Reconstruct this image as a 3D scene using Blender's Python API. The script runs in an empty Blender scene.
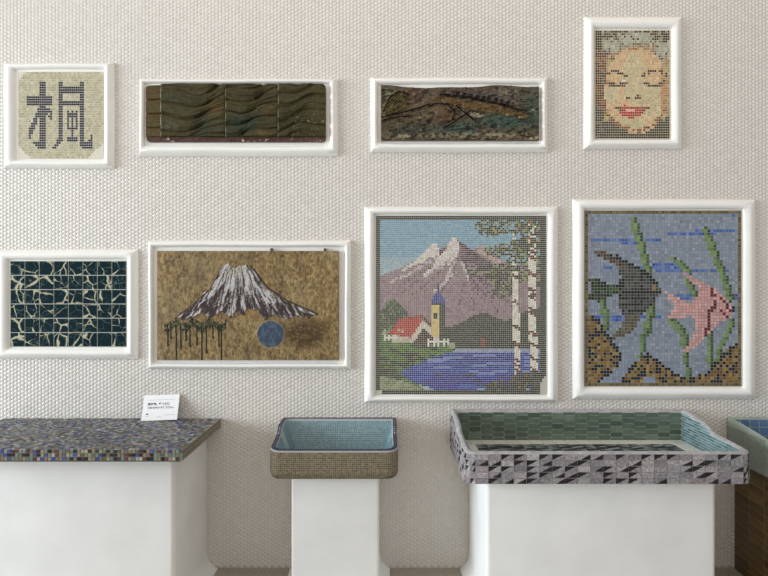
import bpy, math, random
import numpy as np
from mathutils import Vector
random.seed(7)
RNG = np.random.default_rng(11)
PI = math.pi
scene = bpy.context.scene
COL = scene.collection

# ------------------------------------------------------------------ camera, world, light
D = 2.885            # camera to wall
CZ = 1.42            # eye height
F = 577.0            # focal length in pixels of a 768 wide frame
cam_d = bpy.data.cameras.new('camera')
cam_d.sensor_width = 36.0
cam_d.lens = 36.0 * F / 768.0
cam_d.shift_y = -4.0 / 768.0
cam_d.clip_start = 0.05
cam = bpy.data.objects.new('camera', cam_d)
cam.location = (0, -D, CZ)
cam.rotation_euler = (PI / 2, 0, 0)
COL.objects.link(cam)
scene.camera = cam

world = bpy.data.worlds.new('world')
scene.world = world
world.use_nodes = True
bg = world.node_tree.nodes['Background']
bg.inputs[0].default_value = (1.0, 0.985, 0.965, 1)
_nt = world.node_tree
_tc = _nt.nodes.new('ShaderNodeTexCoord'); _sx = _nt.nodes.new('ShaderNodeSeparateXYZ')
_mr = _nt.nodes.new('ShaderNodeMapRange')
_mr.inputs['From Min'].default_value = -1; _mr.inputs['From Max'].default_value = 1
_mr.inputs['To Min'].default_value = 0.74; _mr.inputs['To Max'].default_value = 0.49
_nt.links.new(_tc.outputs['Generated'], _sx.inputs[0]); _nt.links.new(_sx.outputs['X'], _mr.inputs['Value'])
_ab = _nt.nodes.new('ShaderNodeMath'); _ab.operation = 'ABSOLUTE'
_nt.links.new(_sx.outputs['Z'], _ab.inputs[0])
_mz = _nt.nodes.new('ShaderNodeMapRange')     # less from straight above and below
_mz.inputs['To Min'].default_value = 1.34; _mz.inputs['To Max'].default_value = 0.55
_nt.links.new(_ab.outputs[0], _mz.inputs['Value'])
_mu = _nt.nodes.new('ShaderNodeMath'); _mu.operation = 'MULTIPLY'
_nt.links.new(_mr.outputs['Result'], _mu.inputs[0]); _nt.links.new(_mz.outputs['Result'], _mu.inputs[1])
_nt.links.new(_mu.outputs[0], bg.inputs[1])

def area(name, loc, target, sx, sy, power, color):
    l = bpy.data.lights.new(name, 'AREA')
    l.shape = 'RECTANGLE'; l.size = sx; l.size_y = sy
    l.energy = power; l.color = color
    o = bpy.data.objects.new(name, l)
    o.location = loc
    d = Vector(target) - Vector(loc)
    o.rotation_euler = d.to_track_quat('-Z', 'Y').to_euler()
    COL.objects.link(o)
    return o
area('window_daylight', (-9.0, -3.3, 2.1), (0.3, -0.3, 1.3), 4.5, 3.6, 860, (0.82, 0.92, 1.0))
area('warm_overhead_fill', (0.0, -2.0, 5.0), (0.0, 0.0, 1.6), 4.5, 2.5, 42, (1.0, 0.86, 0.70))  # soft warm fill added overhead, standing in for bounce off the unbuilt ceiling

scene.view_settings.view_transform = 'Standard'
scene.view_settings.look = 'None'
scene.view_settings.gamma = 1.0
scene.view_settings.exposure = 0.0

# ------------------------------------------------------------------ colour helpers
GAIN = 1.0
def lin(c, gain=GAIN):
    out = []
    for v in c[:3]:
        v = max(0.0, v) / 255.0
        v = v / 12.92 if v <= 0.04045 else ((v + 0.055) / 1.055) ** 2.4
        out.append(min(0.9, v * gain))
    return (out[0], out[1], out[2], 1.0)
def lin_arr(a, gain=GAIN):
    a = np.clip(a, 0, 255) / 255.0
    a = np.where(a <= 0.04045, a / 12.92, ((a + 0.055) / 1.055) ** 2.4)
    return np.clip(a * gain, 0, 0.9)

# ------------------------------------------------------------------ materials
def mat(name):
    m = bpy.data.materials.new(name); m.use_nodes = True
    nt = m.node_tree
    return m, nt, nt.nodes['Principled BSDF']
def attr_mat(name, rough, spec=0.5, bump=0.0, bscale=200, mottle=0.0, mscale=120):
    m, nt, p = mat(name)
    a = nt.nodes.new('ShaderNodeAttribute'); a.attribute_name = 'Col'
    src = a.outputs['Color']
    tc = nt.nodes.new('ShaderNodeTexCoord')
    if mottle:
        n = nt.nodes.new('ShaderNodeTexNoise'); n.inputs['Scale'].default_value = mscale; n.inputs['Detail'].default_value = 3
        nt.links.new(tc.outputs['Object'], n.inputs['Vector'])
        mr = nt.nodes.new('ShaderNodeMapRange'); mr.inputs['From Min'].default_value = .3; mr.inputs['From Max'].default_value = .7
        mr.inputs['To Min'].default_value = 1 - mottle; mr.inputs['To Max'].default_value = 1 + mottle
        nt.links.new(n.outputs['Fac'], mr.inputs['Value'])
        mx = nt.nodes.new('ShaderNodeVectorMath'); mx.operation = 'SCALE'
        nt.links.new(src, mx.inputs[0]); nt.links.new(mr.outputs['Result'], mx.inputs['Scale'])
        src = mx.outputs['Vector']
    nt.links.new(src, p.inputs['Base Color'])
    p.inputs['Roughness'].default_value = rough
    p.inputs['Specular IOR Level'].default_value = spec
    if bump:
        n = nt.nodes.new('ShaderNodeTexNoise'); n.inputs['Scale'].default_value = bscale; n.inputs['Detail'].default_value = 4
        nt.links.new(tc.outputs['Object'], n.inputs['Vector'])
        b = nt.nodes.new('ShaderNodeBump'); b.inputs['Strength'].default_value = bump; b.inputs['Distance'].default_value = 0.003
        nt.links.new(n.outputs['Fac'], b.inputs['Height']); nt.links.new(b.outputs['Normal'], p.inputs['Normal'])
    return m
def plain(name, c, rough, spec=0.4, noise=0.06, nscale=6.0, bump=0.15, bscale=60, detail=5):
    m, nt, p = mat(name)
    tc = nt.nodes.new('ShaderNodeTexCoord')
    n = nt.nodes.new('ShaderNodeTexNoise'); n.inputs['Scale'].default_value = nscale; n.inputs['Detail'].default_value = detail
    nt.links.new(tc.outputs['Object'], n.inputs['Vector'])
    r = nt.nodes.new('ShaderNodeValToRGB')
    c = lin(c)
    r.color_ramp.elements[0].position = .3; r.color_ramp.elements[1].position = .65
    r.color_ramp.elements[0].color = tuple(v * (1 - noise) for v in c[:3]) + (1,)
    r.color_ramp.elements[1].color = tuple(min(.92, v * (1 + noise * .5)) for v in c[:3]) + (1,)
    nt.links.new(n.outputs['Fac'], r.inputs['Fac']); nt.links.new(r.outputs['Color'], p.inputs['Base Color'])
    p.inputs['Roughness'].default_value = rough; p.inputs['Specular IOR Level'].default_value = spec
    n2 = nt.nodes.new('ShaderNodeTexNoise'); n2.inputs['Scale'].default_value = bscale; n2.inputs['Detail'].default_value = 3
    nt.links.new(tc.outputs['Object'], n2.inputs['Vector'])
    b = nt.nodes.new('ShaderNodeBump'); b.inputs['Strength'].default_value = bump; b.inputs['Distance'].default_value = 0.004
    nt.links.new(n2.outputs['Fac'], b.inputs['Height']); nt.links.new(b.outputs['Normal'], p.inputs['Normal'])
    return m

M_TILE = attr_mat('glazed_tile', 0.32, 0.45, mottle=0.07, mscale=90)
M_MATT = attr_mat('unglazed_tile', 0.6, 0.35, mottle=0.10, mscale=90)
M_GROUT = attr_mat('grout', 0.85, 0.2, mottle=0.06)
M_STONE = attr_mat('mottled_stone_tile', 0.55, 0.4, bump=0.9, bscale=120, mottle=0.45, mscale=110)
M_STREAK = attr_mat('streaky_glaze', 0.35, 0.45, mottle=0.12, mscale=40)
M_RELIEF = attr_mat('glazed_relief', 0.45, 0.22, bump=0.8, bscale=130, mottle=0.25, mscale=60)
M_PAINT = attr_mat('thick_paint', 0.6, 0.3, bump=0.5, bscale=150, mottle=0.10, mscale=80)
M_WALLTILE = attr_mat('porcelain_wall_tile', 0.3, 0.5)
M_FRAME = plain('white_plaster_frame', (240, 238, 233), 0.45, 0.4, noise=.03, nscale=9, bump=.12, bscale=25)
M_PLASTER = plain('white_trowelled_plaster', (238, 237, 234), 0.7, 0.3, noise=.06, nscale=4.5, bump=.25, bscale=18, detail=8)
M_RIMSTONE = plain('pale_grey_rim_glaze', (170, 168, 170), 0.4, 0.5, noise=.25, nscale=40, bump=.1)
M_CARD = plain('white_card', (246, 246, 252), 0.6, 0.3, noise=0.0, bump=0)
M_INK = plain('black_ink', (30, 30, 38), 0.6, 0.3, noise=0, bump=0)
M_GREYINK = plain('grey_ink', (170, 170, 180), 0.6, 0.3, noise=0, bump=0)
M_METAL = plain('dark_metal_pin', (60, 60, 60), 0.4, 0.5, noise=0, bump=0)

# dark green marble with pale veins, shifted from tile to tile
def marble():
    m, nt, p = mat('dark_green_marble')
    N = nt.nodes.new; L = nt.links.new
    tc = N('ShaderNodeTexCoord'); at = N('ShaderNodeAttribute'); at.attribute_name = 'Col'
    sc = N('ShaderNodeVectorMath'); sc.operation = 'MULTIPLY_ADD'; sc.inputs[1].default_value = (9, 9, 9)
    L(at.outputs['Color'], sc.inputs[0]); L(tc.outputs['Object'], sc.inputs[2])
    n = N('ShaderNodeTexNoise'); n.inputs['Scale'].default_value = 22; n.inputs['Detail'].default_value = 4
    L(sc.outputs['Vector'], n.inputs['Vector'])
    ad = N('ShaderNodeVectorMath'); ad.operation = 'MULTIPLY_ADD'; ad.inputs[1].default_value = (.028, .028, .028)
    L(n.outputs['Color'], ad.inputs[0]); L(sc.outputs['Vector'], ad.inputs[2])
    def vein(scale, w0, w1, seedv):
        v = N('ShaderNodeTexVoronoi'); v.feature = 'DISTANCE_TO_EDGE'; v.inputs['Scale'].default_value = scale
        of = N('ShaderNodeVectorMath'); of.operation = 'ADD'; of.inputs[1].default_value = (seedv, seedv * .7, 0)
        L(ad.outputs['Vector'], of.inputs[0]); L(of.outputs['Vector'], v.inputs['Vector'])
        # vein width varies from place to place
        nn = N('ShaderNodeTexNoise'); nn.inputs['Scale'].default_value = scale * .9; nn.inputs['Detail'].default_value = 2
        L(of.outputs['Vector'], nn.inputs['Vector'])
        mw = N('ShaderNodeMapRange'); mw.inputs['From Min'].default_value = .42; mw.inputs['From Max'].default_value = .72
        mw.inputs['To Min'].default_value = w0; mw.inputs['To Max'].default_value = w1
        L(nn.outputs['Fac'], mw.inputs['Value'])
        dv = N('ShaderNodeMath'); dv.operation = 'DIVIDE'; L(v.outputs['Distance'], dv.inputs[0]); L(mw.outputs['Result'], dv.inputs[1])
        iv = N('ShaderNodeMath'); iv.operation = 'SUBTRACT'; iv.use_clamp = True; iv.inputs[0].default_value = 1.0
        L(dv.outputs[0], iv.inputs[1])
        return iv.outputs[0]
    v1 = vein(13, .004, .11, 0.0); v2 = vein(26, .0005, .05, 3.3)
    mx1 = N('ShaderNodeMixRGB'); mx1.inputs[1].default_value = lin((4, 34, 42)); mx1.inputs[2].default_value = lin((96, 116, 108))
    L(v2, mx1.inputs[0])
    mx2 = N('ShaderNodeMixRGB'); mx2.inputs[2].default_value = lin((205, 200, 170))
    L(v1, mx2.inputs[0]); L(mx1.outputs[0], mx2.inputs[1])
    L(mx2.outputs[0], p.inputs['Base Color'])
    p.inputs['Roughness'].default_value = .2; p.inputs['Specular IOR Level'].default_value = .14
    return m
M_MARBLE = marble()

# ------------------------------------------------------------------ mesh building
def P(px, py, d=0.0):
    s = F / (D - d)
    return Vector(((px - 384.0) / s, -d, CZ - (py - 284.0) / s))

class MB:
    def __init__(self):
        self.v = []; self.f = []; self.c = []; self.m = []
    def poly(self, pts, color=(128, 128, 128), mi=0, raw=None):
        k = len(self.v)
        self.v.extend([tuple(p) for p in pts])
        self.f.append(tuple(range(k, k + len(pts))))
        self.c.append(raw if raw is not None else lin(color)); self.m.append(mi)
    def tile(self, base, n, h, inset, color, mi=0, raw=None, tilt=0.0):
        """a raised tessera on a polygon `base` (counter-clockwise about n)"""
        c = raw if raw is not None else lin(color)
        k = len(self.v); q = len(base)
        ctr = sum(base, Vector()) / q
        self.v.extend([tuple(b) for b in base])
        off = n * h
        for b in base:
            e = (ctr - b)
            t = b + e * inset + off
            if tilt:
                t = t + n * (tilt * random.uniform(-1, 1))
            self.v.append(tuple(t))
        self.f.append(tuple(range(k + q, k + 2 * q))); self.c.append(c); self.m.append(mi)
        for i in range(q):
            j = (i + 1) % q
            self.f.append((k + i, k + j, k + q + j, k + q + i)); self.c.append(c); self.m.append(mi)
    def grid(self, A, color_arr=None, color=(128, 128, 128), mi=0, closed=False):
        """A[i][j] points; colours per vertex average if given"""
        A = np.asarray(A, float); n, mm = A.shape[:2]
        k = len(self.v)
        self.v.extend(map(tuple, A.reshape(-1, 3)))
        cl = lin(color)
        jm = mm if closed else mm - 1
        for i in range(n - 1):
            for j in range(jm):
                j2 = (j + 1) % mm
                self.f.append((k + i * mm + j, k + i * mm + j2, k + (i + 1) * mm + j2, k + (i + 1) * mm + j))
                if color_arr is not None:
                    self.c.append(tuple(color_arr[i][j]) + (1.0,))
                else:
                    self.c.append(cl)
                self.m.append(mi)
    def box(self, x0, x1, y0, y1, z0, z1, color=(128, 128, 128), mi=0):
        a = [Vector((x, y, z)) for z in (z0, z1) for (x, y) in ((x0, y0), (x1, y0), (x1, y1), (x0, y1))]
        for q in ((0, 3, 2, 1), (4, 5, 6, 7), (0, 1, 5, 4), (1, 2, 6, 5), (2, 3, 7, 6), (3, 0, 4, 7)):
            self.poly([a[i] for i in q], color, mi)
    def build(self, name, mats, parent=None, smooth=False, auto=None, merge=False):
        loc = Vector(parent.location) if parent is not None else Vector((0, 0, 0))
        me = bpy.data.meshes.new(name)
        V = np.array(self.v, dtype=np.float64) - np.array(loc)
        me.from_pydata(V.tolist(), [], self.f)
        for mt in (mats if isinstance(mats, (list, tuple)) else [mats]):
            me.materials.append(mt)
        me.polygons.foreach_set('material_index', np.array(self.m, dtype=np.int32))
        tot = np.array([len(f) for f in self.f])
        ca = me.color_attributes.new('Col', 'FLOAT_COLOR', 'CORNER')
        ca.data.foreach_set('color', np.repeat(np.array(self.c, dtype=np.float32), tot, axis=0).ravel())
        if merge:
            import bmesh
            bm = bmesh.new(); bm.from_mesh(me); bmesh.ops.remove_doubles(bm, verts=bm.verts, dist=1e-5)
            bmesh.ops.recalc_face_normals(bm, faces=bm.faces); bm.to_mesh(me); bm.free()
        if smooth:
            me.polygons.foreach_set('use_smooth', [True] * len(me.polygons))
            if auto is not None:
                me.set_sharp_from_angle(angle=auto)
        me.update()
        o = bpy.data.objects.new(name, me); COL.objects.link(o)
        if parent is not None:
            o.parent = parent
        return o

def thing(name, label, cat, loc, group=None):
    o = bpy.data.objects.new(name, None); COL.objects.link(o)
    o.location = loc; o.empty_display_size = .1
    o['label'] = label; o['category'] = cat
    if name == 'tiled_sink': group = 'tiled sinks standing against the wall'
    if group: o['group'] = group
    return o

# ------------------------------------------------------------------ value noise
def _hash(ix, iy, s):
    h = (ix.astype(np.int64) * 374761393 + iy.astype(np.int64) * 668265263 + s * 974634777) & 0xffffffff
    h = ((h ^ (h >> 13)) * 1274126177) & 0xffffffff
    return ((h ^ (h >> 16)) & 0xffffff) / float(0xffffff)
def vnoise(x, y, s=0):
    ix = np.floor(x); iy = np.floor(y); fx = x - ix; fy = y - iy
    fx = fx * fx * (3 - 2 * fx); fy = fy * fy * (3 - 2 * fy)
    a = _hash(ix, iy, s); b = _hash(ix + 1, iy, s); c = _hash(ix, iy + 1, s); d = _hash(ix + 1, iy + 1, s)
    return (a * (1 - fx) + b * fx) * (1 - fy) + (c * (1 - fx) + d * fx) * fy
def fbm(x, y, s=0, o=4):
    t = 0; a = .5; w = 0
    for k in range(o):
        t = t + a * vnoise(x * 2 ** k, y * 2 ** k, s + k * 17); w += a; a *= .5
    return t / w

# ------------------------------------------------------------------ picture designs on a grid of tesserae
class Design:
    def __init__(self, x0, y0, x1, y1, nc, nr):
        self.b = (x0, y0, x1, y1); self.nc = nc; self.nr = nr
        xs = x0 + (np.arange(nc) + .5) * (x1 - x0) / nc
        ys = y0 + (np.arange(nr) + .5) * (y1 - y0) / nr
        self.X, self.Y = np.meshgrid(xs, ys)
        self.C = np.zeros((nr, nc, 3)); self.keep = np.ones((nr, nc), bool)
    def inside(self, pts):
        X, Y = self.X, self.Y; m = np.zeros(X.shape, bool); n = len(pts)
        for i in range(n):
            xa, ya = pts[i]; xb, yb = pts[(i + 1) % n]
            if ya == yb: continue
            c = ((ya > Y) != (yb > Y)) & (X < (xb - xa) * (Y - ya) / (yb - ya) + xa)
            m ^= c
        return m
    def near(self, pts, w):
        m = np.zeros(self.X.shape, bool)
        for (xa, ya), (xb, yb) in zip(pts[:-1], pts[1:]):
            dx, dy = xb - xa, yb - ya; L = dx * dx + dy * dy + 1e-9
            t = np.clip(((self.X - xa) * dx + (self.Y - ya) * dy) / L, 0, 1)
            m |= (self.X - xa - t * dx) ** 2 + (self.Y - ya - t * dy) ** 2 <= w * w / 4
        return m
    def ell(self, cx, cy, rx, ry):
        return ((self.X - cx) / rx) ** 2 + ((self.Y - cy) / ry) ** 2 <= 1
    def rect(self, x0, y0, x1, y1):
        return (self.X >= x0) & (self.X < x1) & (self.Y >= y0) & (self.Y < y1)
    def put(self, mask, *cols, jit=6, p=1.0):
        m = mask & (RNG.random(mask.shape) < p)
        pick = RNG.integers(0, len(cols), mask.shape)
        c = np.array(cols, float)[pick]
        j = RNG.normal(0, jit, mask.shape)[..., None]
        self.C = np.where(m[..., None], c + j, self.C)

def mosaic_panel(ds, d, parent, grout, mat_tile, gap=.16, h=.0012, name='tile_panel', raw_rand=False):
    """real raised tesserae in a bed of grout, at depth d from the wall"""
    x0, y0, x1, y1 = ds.b
    A = P(x0, y0, d); B = P(x1, y1, d)
    mb = MB(); n = Vector((0, -1, 0))
    w = (B.x - A.x) / ds.nc; hh = (A.z - B.z) / ds.nr
    e = .002
    mb.box(A.x - e, B.x + e, -d, -d + .012, B.z - e, A.z + e, grout, 1)
    g = gap / 2
    k = (1 - (1 - gap) ** 2) * .5           # the colours in `ds` are seen with their joints
    LC = np.clip((lin_arr(ds.C) * 1.06 - k * np.array(lin(grout)[:3])) / (1 - k), .006, .85)
    for r in range(ds.nr):
        for c in range(ds.nc):
            if not ds.keep[r, c]: continue
            xa = A.x + (c + g) * w; xb = A.x + (c + 1 - g) * w
            za = A.z - (r + 1 - g) * hh; zb = A.z - (r + g) * hh
            y = -d
            base = [Vector((xa, y, za)), Vector((xb, y, za)), Vector((xb, y, zb)), Vector((xa, y, zb))]
            if raw_rand:
                mb.tile(base, n, h, .02, None, 0, raw=(random.random(), random.random(), random.random(), 1))
            else:
                mb.tile(base, n, h, .06, None, 0, raw=tuple(LC[r, c]) + (1.0,), tilt=.0002)
    return mb.build(name, [mat_tile, M_GROUT], parent)

# ------------------------------------------------------------------ moulded white frames
def frame_mesh(outer, opening, parent, hmax=.0295, back=.012, soft=0.0):
    ox0, oy0, ox1, oy1 = outer; ix0, iy0, ix1, iy1 = opening
    prof = [(0, 0), (0, .005), (.06, .0095), (.22, .018), (.38, .0255), (.48, .0285), (.56, .0295), (.66, .0290), (.78, .0268), (.89, .0232), (.97, .0180), (1.0, back)]
    k = 12
    O0 = P(ox0, oy0, 0); O1 = P(ox1, oy1, 0); I0 = P(ix0, iy0, back); I1 = P(ix1, iy1, back)
    rings = []
    nseg = 24
    for (t, h) in prof:
        h = h * hmax / .0295 if h > back else h
        xa = O0.x + (I0.x - O0.x) * t; xb = O1.x + (I1.x - O1.x) * t
        za = O0.z + (I0.z - O0.z) * t; zb = O1.z + (I1.z - O1.z) * t
        ring = []
        cor = [(xa, zb), (xb, zb), (xb, za), (xa, za)]
        for i in range(4):
            p, q = cor[i], cor[(i + 1) % 4]
            for s in range(nseg):
                u = s / nseg
                x = p[0] + (q[0] - p[0]) * u; z = p[1] + (q[1] - p[1]) * u
                wob = math.sin(x * 9 + z * 7 + ox0) * .0009 * (1 if t not in (0,) else 1) + math.sin(x * 23 - z * 17) * .0004
                ring.append((x + wob, -h, z + wob))
        rings.append(ring)
    mb = MB()
    mb.grid(np.array(rings), closed=True)
    A = rings[-1]
    mb.poly([Vector(a) for a in A], mi=0)
    return mb.build('frame', M_FRAME, parent, smooth=True, auto=math.radians(50), merge=True)

# ------------------------------------------------------------------ SETTING: wall and floor
def wall():
    XL, XR, Z1 = -2.35, 2.35, 3.05
    p = .0200; cs = p * math.sqrt(3) / 2
    nc = int((XR - XL) / cs); nr = int(Z1 / p)
    r0 = p / 2 * 2 / math.sqrt(3) * .965; r1 = r0 * .85
    verts = []; cols = []
    ang = np.arange(6) * PI / 3
    ii, jj = np.meshgrid(np.arange(nc), np.arange(nr), indexing='ij')
    cx = (XL + (ii + .5) * cs).ravel(); cz = ((jj + .5 + .5 * (ii % 2)) * p).ravel() + .002
    n = len(cx)
    V = np.zeros((n, 12, 3))
    tx = RNG.normal(0, .00009, n); tz = RNG.normal(0, .00009, n)
    for k in range(6):
        ca, sa = math.cos(ang[k]), math.sin(ang[k])
        V[:, k, 0] = cx + r0 * ca; V[:, k, 2] = cz + r0 * sa; V[:, k, 1] = -.0002
        V[:, 6 + k, 0] = cx + r1 * ca; V[:, 6 + k, 2] = cz + r1 * sa
        V[:, 6 + k, 1] = -.0011 + (tx * ca + tz * sa) * 1.6
    V = V.reshape(-1, 3)
    base = (np.arange(n) * 12)[:, None]
    top = base + np.array([6, 7, 8, 9, 10, 11])[None]
    sides = []
    for k in range(6):
        k2 = (k + 1) % 6
        sides.append(base + np.array([k, k2, 6 + k2, 6 + k])[None])
    sides = np.stack(sides, 1).reshape(-1, 4)
    nv = len(V)
    W = 3.6
    gv = np.array([[-W, 0, 0], [W, 0, 0], [W, 0, 3.4], [-W, 0, 3.4], [-W, .12, 0], [W, .12, 0], [W, .12, 3.4], [-W, .12, 3.4]])
    gf = np.array([[0, 1, 2, 3], [5, 4, 7, 6], [3, 2, 6, 7], [4, 0, 3, 7], [1, 5, 6, 2]]) + nv
    V = np.vstack([V, gv])
    nq = len(sides) + len(gf)
    loops = np.concatenate([top.ravel(), sides.ravel(), gf.ravel()])
    tot = np.concatenate([np.full(n, 6), np.full(nq, 4)])
    starts = np.concatenate([[0], np.cumsum(tot)[:-1]])
    me = bpy.data.meshes.new('wall_back')
    me.vertices.add(len(V)); me.vertices.foreach_set('co', V.ravel())
    me.loops.add(len(loops)); me.loops.foreach_set('vertex_index', loops.astype(np.int32))
    me.polygons.add(len(tot)); me.polygons.foreach_set('loop_start', starts.astype(np.int32))
    me.polygons.foreach_set('loop_total', tot.astype(np.int32))
    me.materials.append(M_WALLTILE); me.materials.append(M_GROUT)
    mi = np.zeros(len(tot), np.int32); mi[-len(gf):] = 1
    me.polygons.foreach_set('material_index', mi)
    tc = np.clip(1 + RNG.normal(0, .018, n), .9, 1.07)[:, None] * np.array(lin((214, 208.7, 201.3))[:3])[None]
    fc = np.vstack([tc, np.repeat(tc, 6, axis=0), np.repeat(np.array([lin((196, 190, 181))[:3]]), len(gf), axis=0)])
    fc = np.hstack([fc, np.ones((len(fc), 1))])
    me.update(calc_edges=True)
    ca = me.color_attributes.new('Col', 'FLOAT_COLOR', 'CORNER')
    ca.data.foreach_set('color', np.repeat(fc, tot, axis=0).astype(np.float32).ravel())
    me.validate()
    o = bpy.data.objects.new('wall_back', me); COL.objects.link(o)
    o['kind'] = 'structure'
    return o
wall()

def floor():
    m, nt, p = mat('floor_beige_tile')
    tc = nt.nodes.new('ShaderNodeTexCoord')
    br = nt.nodes.new('ShaderNodeTexBrick'); br.offset = .5
    br.inputs['Scale'].default_value = 1.0
    br.inputs['Brick Width'].default_value = .02; br.inputs['Row Height'].default_value = .02
    br.inputs['Mortar Size'].default_value = .0012
    br.inputs['Color1'].default_value = lin((172, 164, 150)); br.inputs['Color2'].default_value = lin((160, 152, 138))
    br.inputs['Mortar'].default_value = lin((140, 131, 116))
    nt.links.new(tc.outputs['Object'], br.inputs['Vector']); nt.links.new(br.outputs['Color'], p.inputs['Base Color'])
    p.inputs['Roughness'].default_value = .6
    mb = MB(); mb.box(-3.6, 3.6, -5.5, 0.12, -.1, 0)
    o = mb.build('floor', m); o['kind'] = 'structure'
floor()

# ------------------------------------------------------------------ THE EIGHT WALL PIECES
def art(name, label, cat, outer, opening, **kw):
    b = P((outer[0] + outer[2]) / 2, outer[3], 0)
    t = thing(name, label, cat, b, {'framed_mosaic': 'framed mosaics on the tiled wall', 'framed_relief': 'long framed reliefs on the tiled wall'}.get(name))
    frame_mesh(outer, opening, t, **kw)
    return t

# 1 -- the kanji panel
ds = Design(18.3, 72, 103.2, 158.5, 40, 36)
ds.put(ds.X > 0, (182, 176, 150), (188, 182, 157), (172, 167, 140), jit=5)
K = {}
def run(r, *spans):
    for a, b in spans:
        for c in range(a, b + 1): K[(r, c)] = 1
for r in range(4, 10): run(r, (10, 12))
for r in range(10, 14): run(r, (4, 15))
run(14, (10, 12)); run(15, (9, 14)); run(16, (9, 15)); run(17, (8, 13), (15, 15)); run(18, (8, 12), (14, 15))
run(19, (7, 8), (10, 12), (15, 15)); run(20, (7, 8), (10, 12)); run(21, (6, 8), (10, 12)); run(22, (6, 7), (10, 12))
run(23, (5, 7), (10, 12)); run(24, (5, 6), (10, 12)); run(25, (5, 6), (10, 12)); run(26, (5, 5), (10, 12)); run(27, (5, 5), (10, 12))
run(28, (10, 12)); run(29, (7, 12)); run(30, (8, 12)); run(31, (9, 12))
for r in range(4, 29): run(r, (19, 20), (29, 30))
for r in (6, 7, 8, 12, 13): run(r, (21, 28))
run(16, (23, 23), (25, 25), (27, 27)); run(17, (23, 27)); run(18, (23, 27))
for r in range(19, 23): run(r, (23, 23), (25, 25), (27, 27))
run(23, (23, 27))
for r in (24, 25, 26): run(r, (25, 25))
run(27, (23, 27)); run(28, (23, 27), (18, 20))
run(29, (18, 19), (29, 34)); run(30, (17, 18), (29, 34)); run(31, (16, 17), (30, 34))
run(28, (29, 30), (33, 34)); run(27, (34, 34)); run(26, (34, 34))
for (r, c) in K: ds.C[r, c] = np.array((56, 55, 84)) + RNG.normal(0, 8)
for r in range(36):
    for c in range(40):
        if c + r < 3 or c + (35 - r) < 5 or ((39 - c) + (35 - r) * 1.3 < 7) or (39 - c) + r < 1: ds.keep[r, c] = False
t = art('framed_mosaic', 'small square mosaic of a dark blue Japanese character on beige tiles', 'mosaic', (4.5, 63.5, 115, 169), (15.5, 69.5, 104.5, 160.5))
# a plaster bed of its own shape shows at the broken corners
mosaic_panel(ds, .016, t, (212, 206, 190), M_MATT, gap=.16)

# 5 -- dark marble tiles
ds = Design(10.4, 261, 126.3, 346.8, 8, 6)
t = art('framed_mosaic', 'panel of dark green marble squares with pale veins, above the long tiled counter', 'mosaic', (-3, 249.5, 138.5, 359), (9, 259.5, 127.5, 348.5))
mosaic_panel(ds, .015, t, (186, 190, 180), M_MARBLE, gap=.05, h=.002, raw_rand=True)

# 7 -- alpine lake
ds = Design(376, 215.8, 546, 394.2, 86, 90)
d = ds
SKY = (136, 166, 182)
d.put(d.X > 0, SKY, (143, 172, 186), (130, 160, 178), jit=4)
d.put((d.Y > 258) & (d.X < 430), (168, 182, 184), (150, 172, 182), jit=4)
MT = [(376, 278), (380, 276), (400, 268), (413, 262), (420, 256), (428, 248), (433, 243), (437, 244), (440, 249), (445, 247.5), (449, 242), (453, 237), (457, 238), (463, 243.5), (473, 250.5), (480, 245), (485, 247), (492, 253), (505, 262), (520, 266), (546, 272), (546, 352), (376, 352)]
mt = d.inside(MT)
d.put(mt, (150, 130, 134), (158, 140, 142), (146, 126, 130), jit=4)
# shaded east flanks
d.put(d.inside([(459, 240), (473, 251), (490, 262), (506, 275), (495, 282), (478, 290), (462, 262), (461, 250)]) & mt, (108, 90, 98), (94, 78, 88), (122, 104, 110), jit=5)
d.put(d.inside([(440, 249), (445, 248), (442, 256), (438, 262)]), (110, 94, 100), jit=5)
d.put(d.inside([(466, 258), (500, 285), (505, 300), (480, 300), (468, 285)]) & mt, (112, 94, 102), (146, 126, 132), (150, 130, 134), jit=5, p=.8)
# snow
SN = (214, 206, 198); SN2 = (198, 188, 182)
d.put(d.inside([(400, 270), (413, 262.5), (421, 256), (428, 248), (433, 243), (437, 244), (440, 250), (438, 256), (430, 257), (424, 262), (412, 266), (404, 271)]) & mt, SN, SN, SN2, jit=4)
d.put(d.inside([(446, 249), (449, 242), (453, 237), (457, 238), (459, 245), (458, 254), (452, 262), (449, 268), (446, 262), (440, 266), (432, 272), (424, 278), (423, 274), (432, 267), (436, 260)]) & mt, SN, SN, SN2, jit=4)
for a, b in (((452, 256), (440, 270)), ((446, 262), (424, 277)), ((430, 262), (414, 270)), ((420, 267), (404, 277)), ((455, 262), (446, 278)), ((402, 276), (390, 283)), ((438, 256), (418, 269)), ((462, 262), (468, 280)), ((456, 272), (440, 288)), ((448, 280), (434, 292))):
    d.put(d.near([a, b], 2.6) & mt, SN2, (186, 172, 170), jit=5, p=.75)
for a, b in (((444, 268), (412, 296)), ((456, 268), (436, 300)), ((470, 270), (474, 312)), ((430, 268), (400, 284)), ((462, 250), (452, 275)), ((478, 285), (498, 312)), ((465, 282), (458, 308)), ((418, 280), (396, 296)), ((484, 280), (512, 306))):
    d.put(d.near([a, b], 2.2) & mt, (126, 106, 114), (116, 98, 106), jit=5, p=.55)
d.put(d.inside([(480, 245), (485, 247), (494, 256), (504, 263), (498, 265), (486, 256), (476, 252)]), (190, 168, 158), (168, 150, 144), jit=5)
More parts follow.
